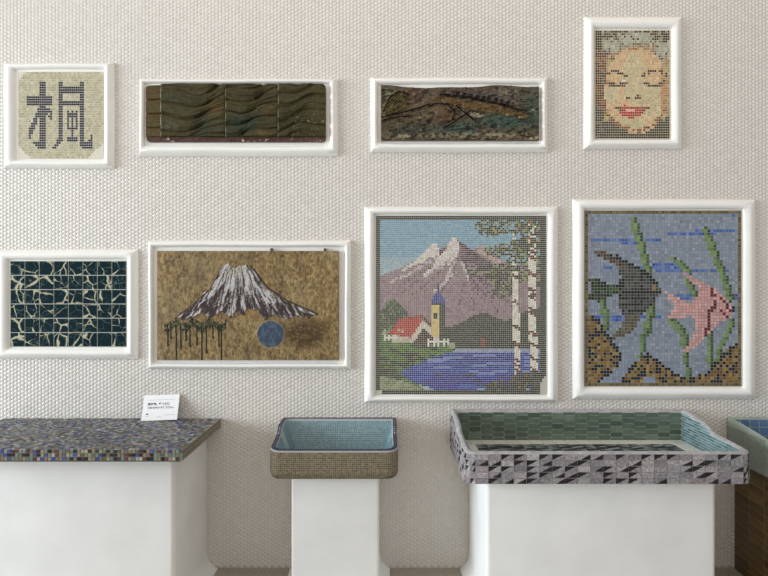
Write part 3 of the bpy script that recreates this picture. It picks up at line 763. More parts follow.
# 6 -- painted mountain board
def fuji(X, Y):
    dd = Design(157, 251, 339, 360, 2, 2); dd.X, dd.Y = X, Y
    n = fbm(X * .10, Y * .05, 3, 4); m = fbm(X * .55, Y * .34, 7, 3); q = fbm(X * .03, Y * .04, 12, 2)
    mm2 = fbm(X * 1.1, Y * .35, 19, 2)
    c = np.array((126, 104, 68.)) + (m[..., None] - .5) * np.array((80, 74, 56.)) + (mm2[..., None] - .5) * np.array((60, 58, 46.)) + (n[..., None] - .5) * np.array((54, 46, 30.))
    gy = np.clip((q - .45) * 3, 0, 1)[..., None] * .25
    c = c * (1 - gy) + np.array((130, 122, 98.)) * gy
    H = .001 + .0015 * m
    def tint(mask, col, k=1.0):
        nonlocal c
        mm = np.clip(mask.astype(float) * k, 0, 1)[..., None]
        c = c * (1 - mm) + np.array(col, float) * mm
    jx = X + 3.0 * (fbm(X * .3, Y * .3, 71, 2) - .5); jy = Y + 5.0 * (fbm(X * .35, Y * .15, 72, 2) - .5)
    sc_ = 1 - np.abs(2 * vnoise(X * .30 + 2 * m, Y * .12 + n * 3, 29) - 1)
    tint(sc_ > .92, (170, 152, 112), .6)
    # dark brown smear to the right of the disc
    smear = np.clip(1.25 - (((X - 305) / 27) ** 2 + ((Y - 334) / 16) ** 2), 0, 1) * (.45 + .55 * (fbm(X * .12 + Y * .5, Y * .3 - X * .3, 14, 3) > .44))
    tint(smear, (66, 48, 26), .85)
    ring = np.sin((np.hypot(X - 306, Y - 338)) * 3.0) > .2
    tint(ring & (X > 308) & (Y < 330) & (Y > 318) & (X < 334), (88, 68, 38), .7)
    # mountain
    dd.X, dd.Y = jx, jy
    mt_ = dd.inside([(175, 319), (178, 316), (194, 304), (209, 290.5), (216, 279), (221, 268), (227, 265), (235, 267.5), (243, 266), (250.5, 266), (257, 275), (268, 289.5), (287, 302), (309, 311.5), (317, 315), (309, 317), (298, 316), (286, 320), (275, 315), (266, 320), (258, 312), (248, 308), (244, 316), (236, 310), (230, 318), (220, 311), (210, 319), (202, 313), (192, 319)])
    dd.X, dd.Y = X, Y
    tint(mt_, (58, 46, 44)); H += .002 * mt_
    # snow streaks run down the slopes away from the summit
    cx, cy = 238.0, 244.0
    ang = np.arctan2(X - cx, Y - cy); rad = np.hypot(X - cx, Y - cy)
    st = fbm(ang * 27.0 + 1.5 * vnoise(X * .2, Y * .2, 4), rad * .085, 55, 3); st2 = fbm(ang * 62.0 + 5, rad * .12, 58, 3)
    h = np.clip((Y - 265) / 52, 0, 1)
    fine_ = fbm(X * .9, Y * .9, 63, 2)
    val = st * .5 + st2 * .35 + fine_ * .15
    snow = mt_ & (val > .42 + .13 * h)
    tint(mt_ & (val > .38 + .11 * h), (110, 102, 100), .8)
    tint(snow, (158, 154, 152), .9); H += .003 * snow
    hi = snow & (val > .51 + .10 * h); tint(hi, (192, 189, 188), .9)
    tint(mt_ & (Y > 267) & (Y < 277) & (abs(X - 236) < 11) & (fine_ > .5), (160, 156, 138), .8)
    edge = dd.near([(178, 316), (194, 304), (209, 290.5), (216, 279), (221, 268)], 1.4) | dd.near([(250.5, 266), (257, 274), (268, 288.5), (287, 301), (309, 310.5), (317, 314.5)], 1.6)
    tint(edge, (52, 42, 38), .8)
    foot = dd.near([(196, 318), (215, 316), (234, 313), (248, 310), (262, 316), (285, 318)], 9) & ~mt_
    tint(foot & (m > .5), (136, 98, 62), .3)
    # dripping dark green band
    band = (X > 164) & (X < 226) & (abs(Y - 325.5 - 2.5 * np.sin(X * .35)) < 4.2 + 3.2 * (vnoise(X * .35, Y * 0, 31) - .5)) & (fbm(X * .5, Y * .5, 36, 2) > .36)
    tint(band, (36, 38, 22), .95); H += .001 * band
    tint(band & (fbm(X * .8, Y * .8, 37, 2) > .6), (92, 96, 56), .8)
    for (x, y1) in ((168, 345), (176.5, 360), (181, 348), (190, 346), (197, 344), (202, 360), (206.5, 352), (219, 346), (221.5, 360), (171, 338), (186, 340), (213, 338)):
        l = dd.near([(x - .6, 326), (x, y1)], 1.5) | dd.ell(x, y1, 1.0, 1.6); tint(l, (28, 28, 18), .95); H += .0007 * l
    # blue disc
    r = np.hypot(X - 270.3, Y - 334.3)
    tint(r < 13.2, (56, 70, 90)); H += .001 * (r < 13.2)
    tint((r < 13.2) & (m > .55), (84, 100, 116), .7); tint((r > 13.0) & (r < 14.2), (150, 132, 96), .5)
    return H, c
t = art('framed_painting', 'brown painted board of a snow-streaked volcano with a blue disc and drips', 'painting', (149, 240.5, 351, 369), (154, 247, 344.5, 363))
board(157.3, 251, 338.6, 360, 364, 220, .030, fuji, t, 'painted_board', M_PAINT, (104, 88, 62))
mb = MB()
for x in (271.5, 325):
    p = P(x, 250, .026); mb = MB(); mb.box(p.x - .005, p.x + .005, -.034, -.012, p.z - .004, p.z + .008)
    mb.build('hanging_pin', M_METAL, t)

# ------------------------------------------------------------------ SINKS AND COUNTER
def loop_path(x0, x1, d0, d1, rb, rf, nc=8, step=.02):
    """closed outline seen from above (x, depth), starting back-left, via front; rounded corners"""
    pts = []
    def arc(cx, cd, r, a0, a1):
        for i in range(nc + 1):
            a = a0 + (a1 - a0) * i / nc
            pts.append((cx + r * math.cos(a), cd + r * math.sin(a)))
    def seg(a, b):
        L = math.hypot(b[0] - a[0], b[1] - a[1]); n = max(1, int(L / step))
        for i in range(1, n): pts.append((a[0] + (b[0] - a[0]) * i / n, a[1] + (b[1] - a[1]) * i / n))
    arc(x0 + rb, d0 + rb, rb, 1.5 * PI, PI)               # back-left
    seg((x0, d0 + rb), (x0, d1 - rf))
    arc(x0 + rf, d1 - rf, rf, PI, .5 * PI)                # front-left
    seg((x0 + rf, d1), (x1 - rf, d1))
    arc(x1 - rf, d1 - rf, rf, .5 * PI, 0)                 # front-right
    seg((x1, d1 - rf), (x1, d0 + rb))
    arc(x1 - rb, d0 + rb, rb, 0, -.5 * PI)
    seg((x1 - rb, d0), (x0 + rb, d0))
    return pts
class Path:
    def __init__(self, pts, closed=True):
        self.p = np.array(pts + [pts[0]] if closed else pts); s = np.hypot(*np.diff(self.p, axis=0).T)
        self.s = np.concatenate([[0], np.cumsum(s)]); self.L = self.s[-1]
    def at(self, u):
        u = min(max(u, 0), self.L)
        return float(np.interp(u, self.s, self.p[:, 0])), float(np.interp(u, self.s, self.p[:, 1]))
    def nrm(self, u, sign=1):
        a = self.at(u - .002); b = self.at(u + .002)
        tx, td = b[0] - a[0], b[1] - a[1]; l = math.hypot(tx, td) + 1e-9
        # going back-left -> front-left -> front-right: outward is (-td, tx) in (x, depth)
        return Vector((-td / l * sign, -(tx / l) * sign, 0))
def V3(xd, z): return Vector((xd[0], -xd[1], z))

def basin_body(par, x0, x1, d0, d1, rb, rf, zr, zb, t, zf, taper, col, mi_rim=None, puff=0.0, name='basin', mats=None, rimcol=None, bot_r=.012, incol=None):
    """solid basin: outside wall, rim with top zr(depth), tapering inside, bottom; lofted as rings"""
    def ring(off, zfun):
        pts = loop_path(x0 + off, x1 - off, d0 + off, d1 - off, max(.004, rb - off), max(.004, rf - off))
        return pts, zfun
    offs = [(bot_r * (1 - math.sin(a)), (lambda q: (lambda dd: zb + q))(bot_r * (1 - math.cos(a)))) for a in (0, .3, .6, .9, 1.2, PI / 2)] + [ (0, lambda dd: zr(dd) - .006), (.003, lambda dd: zr(dd) - .001), (t * .5, lambda dd: zr(dd) + puff), (t - .003, lambda dd: zr(dd) - .001), (t, lambda dd: zr(dd) - .006), (t + taper, lambda dd: zf), ]
    N = None; rings = []
    base = loop_path(x0, x1, d0, d1, rb, rf); bp = np.array(base)
    for off, zf_ in offs:
        # same parameter for all rings: shrink towards centre with constant offset
        X = []
        cx0, cx1, cd0, cd1 = x0 + off, x1 - off, d0 + off, d1 - off
        for (x, dp) in base:
            fx = (x - x0) / (x1 - x0); fd = (dp - d0) / (d1 - d0)
            xx = cx0 + (cx1 - cx0) * fx; dd = cd0 + (cd1 - cd0) * fd
            X.append((xx, -dd, zf_(dp)))
        rings.append(X)
    mb = MB()
    A = np.array(rings)
    mb.grid(A[:7], color=col, closed=True)
    mb.poly([Vector(p) for p in A[0]], col)
    mb.poly([Vector(p) for p in A[-1]], incol or col)
    mb.grid(A[10:], color=incol or col, closed=True)
    mb2 = MB(); mb2.grid(A[6:11], color=rimcol or col, closed=True)
    return mb, mb2

def wall_tiles(mb, path, u0, u1, tw, th, z0, ztop, colf, sign=1, gap=.14, h=.002, mi=0, z_of=None, inset=.06, bond=0.0, off_of=None, shape='rect'):
    """rows of tiles along a path; colf(i, j, u, z) -> colour or None, or list of (polygon in unit square, colour)"""
    nu = max(1, round((u1 - u0) / tw)); w = (u1 - u0) / nu
    rows = int(math.ceil((max(ztop(path.at(u0)[1]), ztop(path.at(u1)[1]), ztop(path.at((u0 + u1) / 2)[1])) - z0) / th - .15))
    for j in range(rows):
        sh = bond * w * (j % 2)
        for i in range(-1 if sh else 0, nu):
            ua = u0 + i * w + sh; ub = ua + w
            ua2, ub2 = max(ua, u0), min(ub, u1)
            if ub2 - ua2 < w * .2: continue
            za = z0 + j * th; zb_ = za + th
            lim = min(ztop(path.at(ua2)[1]), ztop(path.at(ub2)[1]))
            if zb_ > lim: zb_ = lim
            if zb_ - za < th * .3: continue
            ws = []
            def pos(fu, fv):
                u = ua2 + (ub2 - ua2) * fu; z = za + (zb_ - za) * fv
                p = path.at(u); nn = path.nrm(u, sign)
                v = V3(p, z)
                if off_of: v = v + nn * off_of(z)
                return v
            gu = gap * th / 2 / max(1e-6, (ub2 - ua2)); gv = gap * th / 2 / (zb_ - za)
            n = path.nrm((ua2 + ub2) / 2, sign)
            res = colf(i, j, (ua2 + ub2) / 2, (za + zb_) / 2)
            if res is None: continue
            items = res if isinstance(res, list) else [([(0, 0), (1, 0), (1, 1), (0, 1)], res)]
            for pl, cc in items:
                q = [pos(gu + (1 - 2 * gu) * a, gv + (1 - 2 * gv) * b) for a, b in pl]
                if sign < 0: q = q[::-1]
                mb.tile(q, n, h, inset, cc, mi)

def pedestal(par, x0, x1, d1, zt, flare=.05, r=.02, mt=None, name='pedestal'):
    """plaster block standing against the wall, flaring in a cove at the floor"""
    rings = []
    zs = [zt, .12, .085, .06, .04, .02, .008, 0]
    for z in zs:
        k = flare * max(0, 1 - z / .085) ** 2.2
        pts = [(x0 - k, .0045)]
        c = r
        for i in range(7):
            a = PI + (-.5 * PI) * i / 6
            pts.append((x0 - k + c + c * math.cos(a), d1 + k - c + c * math.sin(a)))
        for i in range(7):
            a = .5 * PI - .5 * PI * i / 6
            pts.append((x1 + k - c + c * math.cos(a), d1 + k - c + c * math.sin(a)))
        pts.append((x1 + k, .0045))
        rings.append([(x, -dd, z) for x, dd in pts])
    A = np.array(rings)
    mb = MB(); mb.grid(A, closed=True); mb.poly([Vector(p) for p in A[0]]); mb.poly([Vector(p) for p in A[-1]])
    return mb.build(name, mt or M_PLASTER, par, smooth=True, auto=math.radians(50), merge=True)

def jit(c, s):
    g = random.gauss(0, s)
    return tuple(v + g + random.gauss(0, s * .25) for v in c)

# ---- counter with the multicoloured top
t = thing('mosaic_counter', 'long white plaster counter with a multicoloured mosaic slab, far left', 'counter', (-1.35, -.25, 0))
cx0, cx1, cd, zt, zb = -1.895, -.815, .548, .7500, .7035
mb = MB(); mb.box(cx0 + .003, cx1 - .003, -cd + .003, -.0045, zb, zt - .003, (150, 146, 136))
# slightly clipped front corner handled by tile layout
TOPC = [(118, 120, 118), (140, 138, 130), (98, 103, 106), (158, 154, 142), (84, 96, 118), (68, 82, 128), (52, 62, 104), (108, 100, 94), (80, 75, 68), (44, 41, 41), (116, 112, 76), (116, 90, 82), (70, 84, 78), (38, 36, 38), (140, 141, 142), (92, 96, 99), (60, 60, 64), (126, 124, 120)]
EDC = [(118, 118, 96), (128, 124, 104), (104, 106, 90), (150, 142, 114), (138, 114, 100), (112, 128, 134), (120, 118, 98), (98, 98, 84), (136, 132, 112), (40, 36, 36), (34, 30, 34), (54, 74, 140), (60, 84, 160), (70, 44, 44), (96, 62, 60), (110, 140, 120), (70, 80, 130), (34, 32, 36), (170, 168, 150), (146, 140, 120), (126, 122, 104)]
p = .0147
nx = round((cx1 - cx0) / p); nd = round(cd / p)
w = (cx1 - cx0) / nx; dd_ = (cd - .004) / nd
cl = fbm(*np.meshgrid(np.arange(nx + 1) * .12, np.arange(nd + 1) * .12), 8, 2)
for i in range(nx):
    for j in range(nd):
        xa = cx0 + (i + .07) * w; xb = cx0 + (i + .93) * w; ya = -(.005 + (j + .07) * dd_); yb = -(.005 + (j + .93) * dd_)
        z = zt - .003
        bias = cl[j, i]
        c = random.choice(TOPC[4:7] if random.random() < (bias - .46) * .6 else TOPC)
        mb.tile([Vector((xa, yb, z)), Vector((xb, yb, z)), Vector((xb, ya, z)), Vector((xa, ya, z))], Vector((0, 0, 1)), .003, .08, jit(tuple(v * 1.08 + 4 for v in c), 8), 1, tilt=.0012)
nz = 3; th = (zt - zb) / nz
for i in range(nx):
    for j in range(nz):
        xa = cx0 + (i + .07) * w; xb = cx0 + (i + .93) * w; za = zb + (j + .07) * th; zb_ = zb + (j + .93) * th; y = -cd + .003
        mb.tile([Vector((xa, y, za)), Vector((xb, y, za)), Vector((xb, y, zb_)), Vector((xa, y, zb_))], Vector((0, -1, 0)), .003, .06, jit(random.choice(EDC), 7), 1)
# sides: long pale strips
for (sx, X) in ((1, cx1 - .003), (-1, cx0 + .003)):
    for k in range(5):
        th5 = (zt - zb) / 5
        for j in range(nd):
            ya = -(.005 + (j + .06) * dd_); yb = -(.005 + (j + .94) * dd_); za = zb + (k + .1) * th5; zc = zb + (k + .9) * th5
            q = [Vector((X, yb, za)), Vector((X, ya, za)), Vector((X, ya, zc)), Vector((X, yb, zc))]
            if sx < 0: q = q[::-1]
            mb.tile(q, Vector((sx, 0, 0)), .003, .05, jit((118, 112, 96) if k % 2 else (142, 136, 116), 7), 1)
mb.box(cx0, cx1 - .012, -cd + .001, -.0045, zb - .0035, zb, (82, 88, 82))
mb.build('worktop', [M_GROUT, M_TILE], t)
pedestal(t, -1.83, -.885, .445, zb - .003, flare=.055)

# ---- the small basin
t = thing('tiled_sink', 'small rectangular sink, brown outside and pale blue inside, on white pedestal', 'sink', (-.22, -.17, 0))
x0, x1, d0, d1 = -.505, .062, .0045, .365
def prof(pts):
    a = np.array(pts)
    return lambda dd: float(np.interp(dd, a[:, 0], a[:, 1]))
zr = prof([(0, .753), (.13, .750), (.15, .745), (.17, .730), (.185, .718), (.21, .712), (.25, .705), (.365, .691)])
zb = .559
body, rim = basin_body(None, x0, x1, d0, d1, .004, .05, zr, zb, .022, .60, .05, (158, 147, 124), incol=(172, 184, 180), rimcol=(165, 165, 172), puff=.0, bot_r=.034)
body.build('basin', M_GROUT, t, smooth=True, auto=math.radians(40), merge=True)
rim.build('rim', M_GROUT, t, smooth=True, auto=math.radians(40), merge=True)
pa = Path(loop_path(x0, x1, d0, d1, .004, .05))
BRN = [(116, 104, 84), (104, 93, 75), (126, 114, 92), (96, 87, 72), (112, 104, 90)]
mb = MB()
def rimlim(dd): return zr(dd) - .006
RB = .034
def under(z):
    q = RB - (z - zb)
    return 0 if q <= 0 else -(RB - math.sqrt(max(0, RB * RB - q * q)))
wall_tiles(mb, pa, .012, pa.L - (x1 - x0) - .012, .0092, .0093, zb + .003, rimlim, lambda i, j, u, z: jit(random.choice(BRN), 9), gap=.24, h=.0010, off_of=under)
mb.build('outer_tiles', M_MATT, t)
# rim tiles: two rows of navy squares
mb = MB()
for k, off in enumerate((.0030, .0125)):
    pr = Path(loop_path(x0 + off + .004, x1 - off - .004, d0 + off + .004, d1 - off - .004, .01, max(.01, .05 - off)))
    n = int(pr.L / .0098)
    for i in range(n):
        u = (i + .5) / n * pr.L; c = pr.at(u); nn = pr.nrm(u); tt = Vector((-nn.y, nn.x, 0))
        a = V3(c, 0); hw = .0035
        def top(v):
            return Vector((v.x, v.y, zr(-v.y) + .0004))
        q = [top(a + tt * hw + nn * hw), top(a - tt * hw + nn * hw), top(a - tt * hw - nn * hw), top(a + tt * hw - nn * hw)]
        if (q[1] - q[0]).cross(q[2] - q[1]).z < 0: q = q[::-1]
        mb.tile(q, Vector((0, 0, 1)), .0016, .08, jit((26, 26, 60), 5))
mb.build('rim_tiles', M_TILE, t)
# inside: sloping walls of pale blue tiles, plus the floor
def inner_faces(x0, x1, d0, d1, t_, taper, zf, zr, tw, th, colf, parent, name, mt, gap=.14, h=.0014, bond=0, faces='LBRF'):
    mb = MB()
    X0, X1, E0, E1 = x0 + t_, x1 - t_, d0 + t_, d1 - t_
    def run(P0, P1, inward):
        # P0->P1 top edge ends in (x, d); inward = unit (x, d)
        L = math.hypot(P1[0] - P0[0], P1[1] - P0[1]); ux, ud = (P1[0] - P0[0]) / L, (P1[1] - P0[1]) / L
        zmax = max(zr(P0[1]), zr(P1[1])) - .007
        nrow = int((zmax - zf) / th + .5); ncol = int(L / tw + .5); w = L / ncol
        N = Vector((inward[0], -inward[1], 0)); 
        for j in range(nrow):
            za = zf + j * th; zc = min(za + th, zmax)
            s = bond * w * (j % 2)
            for i in range(-1 if s else 0, ncol):
                ua = max(0, i * w + s); ub = min(L, i * w + s + w)
                if ub - ua < .2 * w: continue
                dm = P0[1] + ud * (ua + ub) / 2
                lim = zr(dm) - .007
                if zc > lim + th * .5: continue
                zc2 = min(zc, lim)
                def pt(u, z):
                    k = taper * (1 - (z - zf) / max(.01, (zr(P0[1] + ud * u) - .006 - zf)))
                    k = min(max(k, 0), taper)
                    uu = u + (L / 2 - u) * (k / (L / 2))
                    return Vector((P0[0] + ux * uu + inward[0] * k, -(P0[1] + ud * uu + inward[1] * k), z))
                g = gap * th / 2
                q = [pt(ua + g, za + g), pt(ub - g, za + g), pt(ub - g, zc2 - g), pt(ua + g, zc2 - g)]
                nn = (q[1] - q[0]).cross(q[2] - q[1])
                if nn.length < 1e-12: continue
                nn.normalize()
                if nn.dot(N) < 0: q = q[::-1]; nn = -nn
                mb.tile(q, nn, h, .05, colf(nn, ua, za))
    if 'L' in faces: run((X0, E0), (X0, E1), (1, 0))
    if 'B' in faces: run((X0, E0), (X1, E0), (0, 1))
    if 'R' in faces: run((X1, E0), (X1, E1), (-1, 0))
    if 'F' in faces: run((X0, E1), (X1, E1), (0, -1))
    return mb
BLU = [(104, 142, 156), (94, 132, 148), (114, 150, 162), (88, 124, 140)]
mb = inner_faces(x0, x1, d0, d1, .022, .05, .60, zr, .0092, .0095, lambda n, u, z: jit(random.choice(BLU), 7), t, '', M_TILE, gap=.24, h=.0008)
w = .0098
i0 = x0 + .075; i1 = x1 - .075; e0 = d0 + .075; e1 = d1 - .075
for i in range(int((i1 - i0) / w)):
    for j in range(int((e1 - e0) / w)):
        xa, xb = i0 + (i + .08) * w, i0 + (i + .92) * w; ya, yb = -(e0 + (j + .92) * w), -(e0 + (j + .08) * w)
        mb.tile([Vector((xa, ya, .6002)), Vector((xb, ya, .6002)), Vector((xb, yb, .6002)), Vector((xa, yb, .6002))], Vector((0, 0, 1)), .0014, .06, jit(random.choice(BLU), 5))
mb.build('inner_tiles', M_TILE, t)
pedestal(t, -.4185, -.0225, .283, zb + .002, flare=.05, r=.012)

# ---- the long basin
t = thing('tiled_sink', 'long shallow sink with grey stone tiles and black wedges, green inside', 'sink', (.91, -.27, 0))
x0, x1, d0, d1 = .332, 1.500, .0045, .540
zr = prof([(0, .795), (.10, .788), (.205, .777), (.225, .772), (.25, .760), (.272, .750), (.30, .747), (.42, .742), (.54, .735)])
zb = .603; zf = .648
body, rim = basin_body(None, x0, x1, d0, d1, .006, .04, zr, zb, .024, zf, .004, (186, 190, 182), puff=.003, bot_r=.015)
body.build('basin', M_GROUT, t, smooth=True, auto=math.radians(40), merge=True)
rim.build('rim', M_RIMSTONE, t, smooth=True, auto=math.radians(40), merge=True)
pa = Path(loop_path(x0, x1, d0, d1, .006, .04))
ST = [(152, 146, 148), (142, 136, 140), (162, 156, 158), (134, 128, 132)]; BKC = (34, 26, 30)
def wedge(i, j, u, z):
    c = jit(random.choice(ST), 6); r = random.random()
    full = [(0, 0), (1, 0), (1, 1), (0, 1)]
    if r < .55: return [(full, c)]
    k = jit(BKC, 4)
    a = random.uniform(.08, .30)
    if r < .76:   # dark wedge rising to the right
        return [([(a, .02), (1, .0), (1, 1)], k), ([(0, 0), (a, .02), (1, 1), (0, 1)], c)]
    return [([(0, 1), (0, 0), (1 - a, .98)], k), ([(0, 0), (1, 0), (1, 1), (1 - a, .98)], c)]
mb = MB()
th = (.735 - .006 - (zb + .004)) / 5
s1 = .006 * PI / 2 + (d1 - d0 - .046); al = .04 * PI / 2; s2 = s1 + al + (x1 - x0 - .08); s3 = s2 + al
for (ua_, ub_, tw_) in ((.012, s1, .052), (s1, s1 + al, .021), (s1 + al, s2, .052), (s2, s3, .021), (s3, s3 + (d1 - d0 - .05), .052)):
    wall_tiles(mb, pa, ua_, ub_, tw_, th, zb + .004, lambda dd: zr(dd) - .006, wedge, gap=.09, h=.0034, inset=.03)
mb.build('outer_tiles', M_STONE, t)
# back wall inside: elongated green hexagons; side walls: turquoise bricks
GRN = [(94, 110, 94), (86, 102, 87), (102, 118, 102), (80, 95, 82)]
X0, X1, E0, E1 = x0 + .03, x1 - .03, d0 + .03, d1 - .03
mb = MB()
pw, ph, pt_ = .058, .0275, .010
zt_ = .786
ncol = int((X1 - X0) / pw + .5); pw = (X1 - X0) / ncol
def clipz(q, lo, hi): return [Vector((v.x, v.y, min(hi, max(lo, v.z)))) for v in q]
for i in range(ncol):
    for j in range(-1, 6):
        zc = zf + (j + .5 + .5 * (i % 2)) * ph; xc = X0 + (i + .5) * pw
        g = .0021
        a = pw / 2 + pt_ / 2 - g * 1.1; b = pw / 2 - pt_ / 2 - g * .4; hh = ph / 2 - g
        q = [(xc - a, zc), (xc - b, zc - hh), (xc + b, zc - hh), (xc + a, zc), (xc + b, zc + hh), (xc - b, zc + hh)]
        q = [Vector((min(max(x, X0), X1), -(E0 - .0005), z)) for x, z in q]
        if zc + hh < zf + .004 or zc - hh > zt_ - .004: continue
        q = clipz(q, zf + .001, zt_)
        q2 = []
        for v in q:
            if not q2 or (v - q2[-1]).length > 1e-4: q2.append(v)
        if (q2[0] - q2[-1]).length < 1e-4: q2.pop()
        if len(q2) < 3: continue
        mb.tile(q2, Vector((0, -1, 0)), .0016, .03, jit(random.choice(GRN), 5))
mb.build('back_tiles', M_STREAK, t)
TQ = [(106, 148, 152), (96, 138, 144), (116, 156, 160), (86, 124, 132), (80, 110, 120)]
mb = inner_faces(x0, x1, d0, d1, .026, .004, zf, zr, .036, .0125, lambda n, u, z: jit(random.choice(TQ), 6), t, '', M_TILE, bond=.5, gap=.3, h=.0007, faces='LRF')
mb.build('side_tiles', M_TILE, t)
# floor: pale border row, then dark and pale slanted strips
mb = MB(); up = Vector((0, 0, 1)); z = zf + .0003
def flat(q, c, h=.0016): 
    q = [Vector((a, -b, z)) for a, b in q]
    if (q[1] - q[0]).cross(q[2] - q[1]).z < 0: q = q[::-1]
    mb.tile(q, up, h, .02, c)
bw = .075; n = ncol
for i in range(n):   # back and front border
    xa = X0 + i * pw; sk = .012
    flat([(xa + .001, E0 + .002), (xa + pw - .001, E0 + .002), (xa + pw - .001, E0 + bw), (xa + .001, E0 + bw)], jit((226, 226, 214), 4))
    flat([(xa + .001, E1 - bw), (xa + pw - .001, E1 - bw), (xa + pw - .001, E1 - .002), (xa + .001, E1 - .002)], jit((226, 226, 214), 4))
nn = 7; hd = (E1 - E0 - 2 * bw) / nn
for j in range(nn):
    for xs in (X0, X1 - bw):
        flat([(xs + .001, E0 + bw + j * hd + .001), (xs + bw - .001, E0 + bw + j * hd + .001), (xs + bw - .001, E0 + bw + (j + 1) * hd - .001), (xs + .001, E0 + bw + (j + 1) * hd - .001)], jit((228, 228, 218), 4))
rw = .024; m_ = int((E1 - E0 - 2 * bw) / rw); tl = .056
for j in range(m_):
    dda = E0 + bw + j * rw; x = X0 + bw + .002
    while x < X1 - bw - .01:
        xe = min(x + tl, X1 - bw - .001)
        k = random.random()
        dark = jit((46, 48, 54), 5); pale = jit((150, 154, 156), 6)
        if k < .30: flat([(x + .001, dda + .001), (xe - .001, dda + .001), (xe - .001, dda + rw - .001), (x + .001, dda + rw - .001)], dark)
        else:
            a, b = (dark, pale) if k < .65 else (pale, dark)
            flat([(x + .001, dda + .001), (xe - .003, dda + .001), (x + .001, dda + rw - .004)], a)
            flat([(xe - .001, dda + .003), (xe - .001, dda + rw - .001), (x + .002, dda + rw - .001)], b)
        x = xe
mb.build('floor_tiles', M_TILE, t)
pedestal(t, .425, 1.385, .48, zb + .002, flare=.045, r=.018)

# ---- the sink cut by the right edge of the picture
t = thing('tiled_sink', 'green-glazed sink on dark brown tiled base at the right edge', 'sink', (2.1, -.3, 0))
x0, x1, d0, d1 = 1.711, 2.60, .0045, .60
zr = prof([(0, .756), (.10, .750), (.30, .724), (.60, .700)])
zb = .553
body, rim = basin_body(None, x0, x1, d0, d1, .01, .03, zr, zb, .014, .62, .01, (170, 182, 170), puff=.002, bot_r=.01)
body.build('basin', M_GROUT, t, smooth=True, auto=math.radians(40), merge=True)
M_CEL = plain('pale_green_glaze', (156, 164, 152), 0.35, 0.5, noise=.18, nscale=14, bump=.05)
rim.build('rim', M_CEL, t, smooth=True, auto=math.radians(40), merge=True)
pa = Path(loop_path(x0, x1, d0, d1, .01, .03))
mb = MB()
GG = [(146, 157, 146), (140, 151, 140), (152, 162, 150)]
wall_tiles(mb, pa, .012, pa.L - (x1 - x0) - .012, .30, .21, zb + .004, lambda dd: zr(dd) - .005, lambda i, j, u, z: jit(random.choice(GG), 2), gap=.006, h=.002, inset=.005)
mb.build('outer_tiles', M_STREAK, t)
mb = inner_faces(x0, x1, d0, d1, .014, .01, .62, zr, .045, .045, lambda n, u, z: jit((84, 116, 148), 6), t, '', M_TILE, gap=.07)
i0 = x0 + .026; i1 = x1 - .026; e0 = d0 + .026; e1 = d1 - .026; w = .0455
for i in range(int((i1 - i0) / w)):
    for j in range(int((e1 - e0) / w)):
        xa, xb = i0 + (i + .04) * w, i0 + (i + .96) * w; ya, yb = -(e0 + (j + .96) * w), -(e0 + (j + .04) * w)
        mb.tile([Vector((xa, ya, .6202)), Vector((xb, ya, .6202)), Vector((xb, yb, .6202)), Vector((xa, yb, .6202))], Vector((0, 0, 1)), .0014, .04, jit((84, 116, 148), 6))
mb.build('inner_tiles', M_TILE, t)
# tiled pedestal
px0, px1, pd = 1.752, 2.56, .56
mb = MB(); mb.box(px0, px1, -pd, -.0045, 0, zb + .002, (150, 132, 100), 1)
rows = int((zb - .012) / .0385); rh = (zb - .006) / rows
DKT = [(104, 80, 46), (96, 72, 40), (114, 88, 52), (88, 66, 38)]
def stack(P0, ux, ud, L, n):
    k = round((L) / .108); w = L / k
    for j in range(rows):
        for i in range(k):
            g = .003; q = []
            for (a, b) in ((i * w + g, j * rh + g), ((i + 1) * w - g, j * rh + g), ((i + 1) * w - g, (j + 1) * rh - g), (i * w + g, (j + 1) * rh - g)):
                q.append(Vector((P0[0] + ux * a, -(P0[1] + ud * a), b)))
            if (q[1] - q[0]).cross(q[2] - q[1]).dot(n) < 0: q = q[::-1]
            mb.tile(q, n, .003, .03, jit(random.choice(DKT), 4), 0)
stack((px0, .006), 0, 1, pd - .006, Vector((-1, 0, 0)))
stack((px0, pd), 1, 0, px1 - px0, Vector((0, -1, 0)))
stack((px1, .006), 0, 1, pd - .006, Vector((1, 0, 0)))
mb.build('pedestal', [M_TILE, M_GROUT], t)

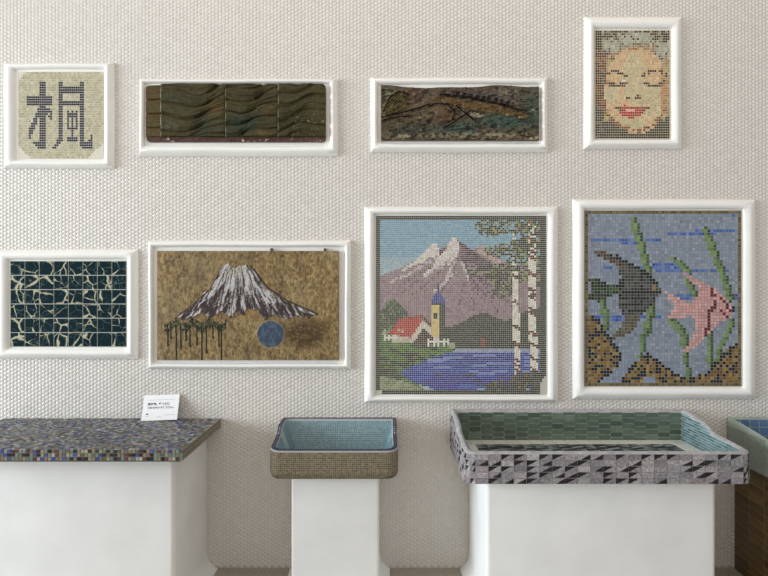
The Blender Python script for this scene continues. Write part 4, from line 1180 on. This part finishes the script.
# ------------------------------------------------------------------ the notice card
bl = P(141.2, 421, .063); br = P(177, 421, .063); tl = P(144.8, 394.8, .010); tr = P(180.2, 394.8, .010)
wd = .175; hgt = .126
base = Vector((bl.x, -.066, .7512))
xa = Vector((1, 0, 0)) ; up = Vector(((tl.x - bl.x), .052, .1135)).normalized()
xa = (xa - up * xa.dot(up)).normalized(); nrm = xa.cross(up)   # towards the viewer
t = thing('notice_card', 'white printed notice card leaning on the wall on the mosaic counter', 'sign', base + xa * (wd / 2))
mb = MB(); th = .0025
c0 = [base, base + xa * wd, base + xa * wd + up * hgt, base + up * hgt]
c1 = [v - nrm * th for v in c0]
mb.poly(c0); mb.poly(c1[::-1])
for i in range(4):
    j = (i + 1) % 4; mb.poly([c0[j], c0[i], c1[i], c1[j]])
mb.build('card', M_CARD, t, merge=True)
def on(u, v, e=.0006): return base + xa * (u * wd) + up * (v * hgt) + nrm * e
def text(s, u, v, size, name, m, bold=.0):
    cu = bpy.data.curves.new(name, 'FONT'); cu.body = s; cu.size = size; cu.offset = bold; cu.extrude = 0
    o = bpy.data.objects.new(name, cu); COL.objects.link(o)
    bpy.context.view_layer.update()
    me = bpy.data.meshes.new_from_object(o.evaluated_get(bpy.context.evaluated_depsgraph_get()))
    COL.objects.unlink(o); bpy.data.objects.remove(o)
    p0 = on(u, v)
    for vv in me.vertices:
        w = p0 + xa * vv.co.x + up * vv.co.y - Vector(t.location)
        vv.co = w
    me.materials.clear(); me.materials.append(m)
    q = bpy.data.objects.new(name, me); COL.objects.link(q); q.parent = t
    return q
text('展示物、壁などに', .13, .60, .0136, 'printed_text', M_INK, bold=.00035)
text('さわらないでください。', .13, .46, .0124, 'printed_text', M_INK, bold=.00035)
for (u0, u1, v) in ((.13, .88, .795), (.10, .20, .165), (.42, .55, .125), (.62, .94, .195)):
    mb = MB(); mb.poly([on(u0, v), on(u1, v), on(u1, v + .012), on(u0, v + .012)])
    mb.build('small_print', M_GREYINK, t)
mb = MB()
mb.poly([on(.115, .225), on(.185, .225), on(.180, .25), on(.165, .272), on(.150, .278), on(.135, .272), on(.120, .25)])
mb.build('hill_logo', M_INK, t)
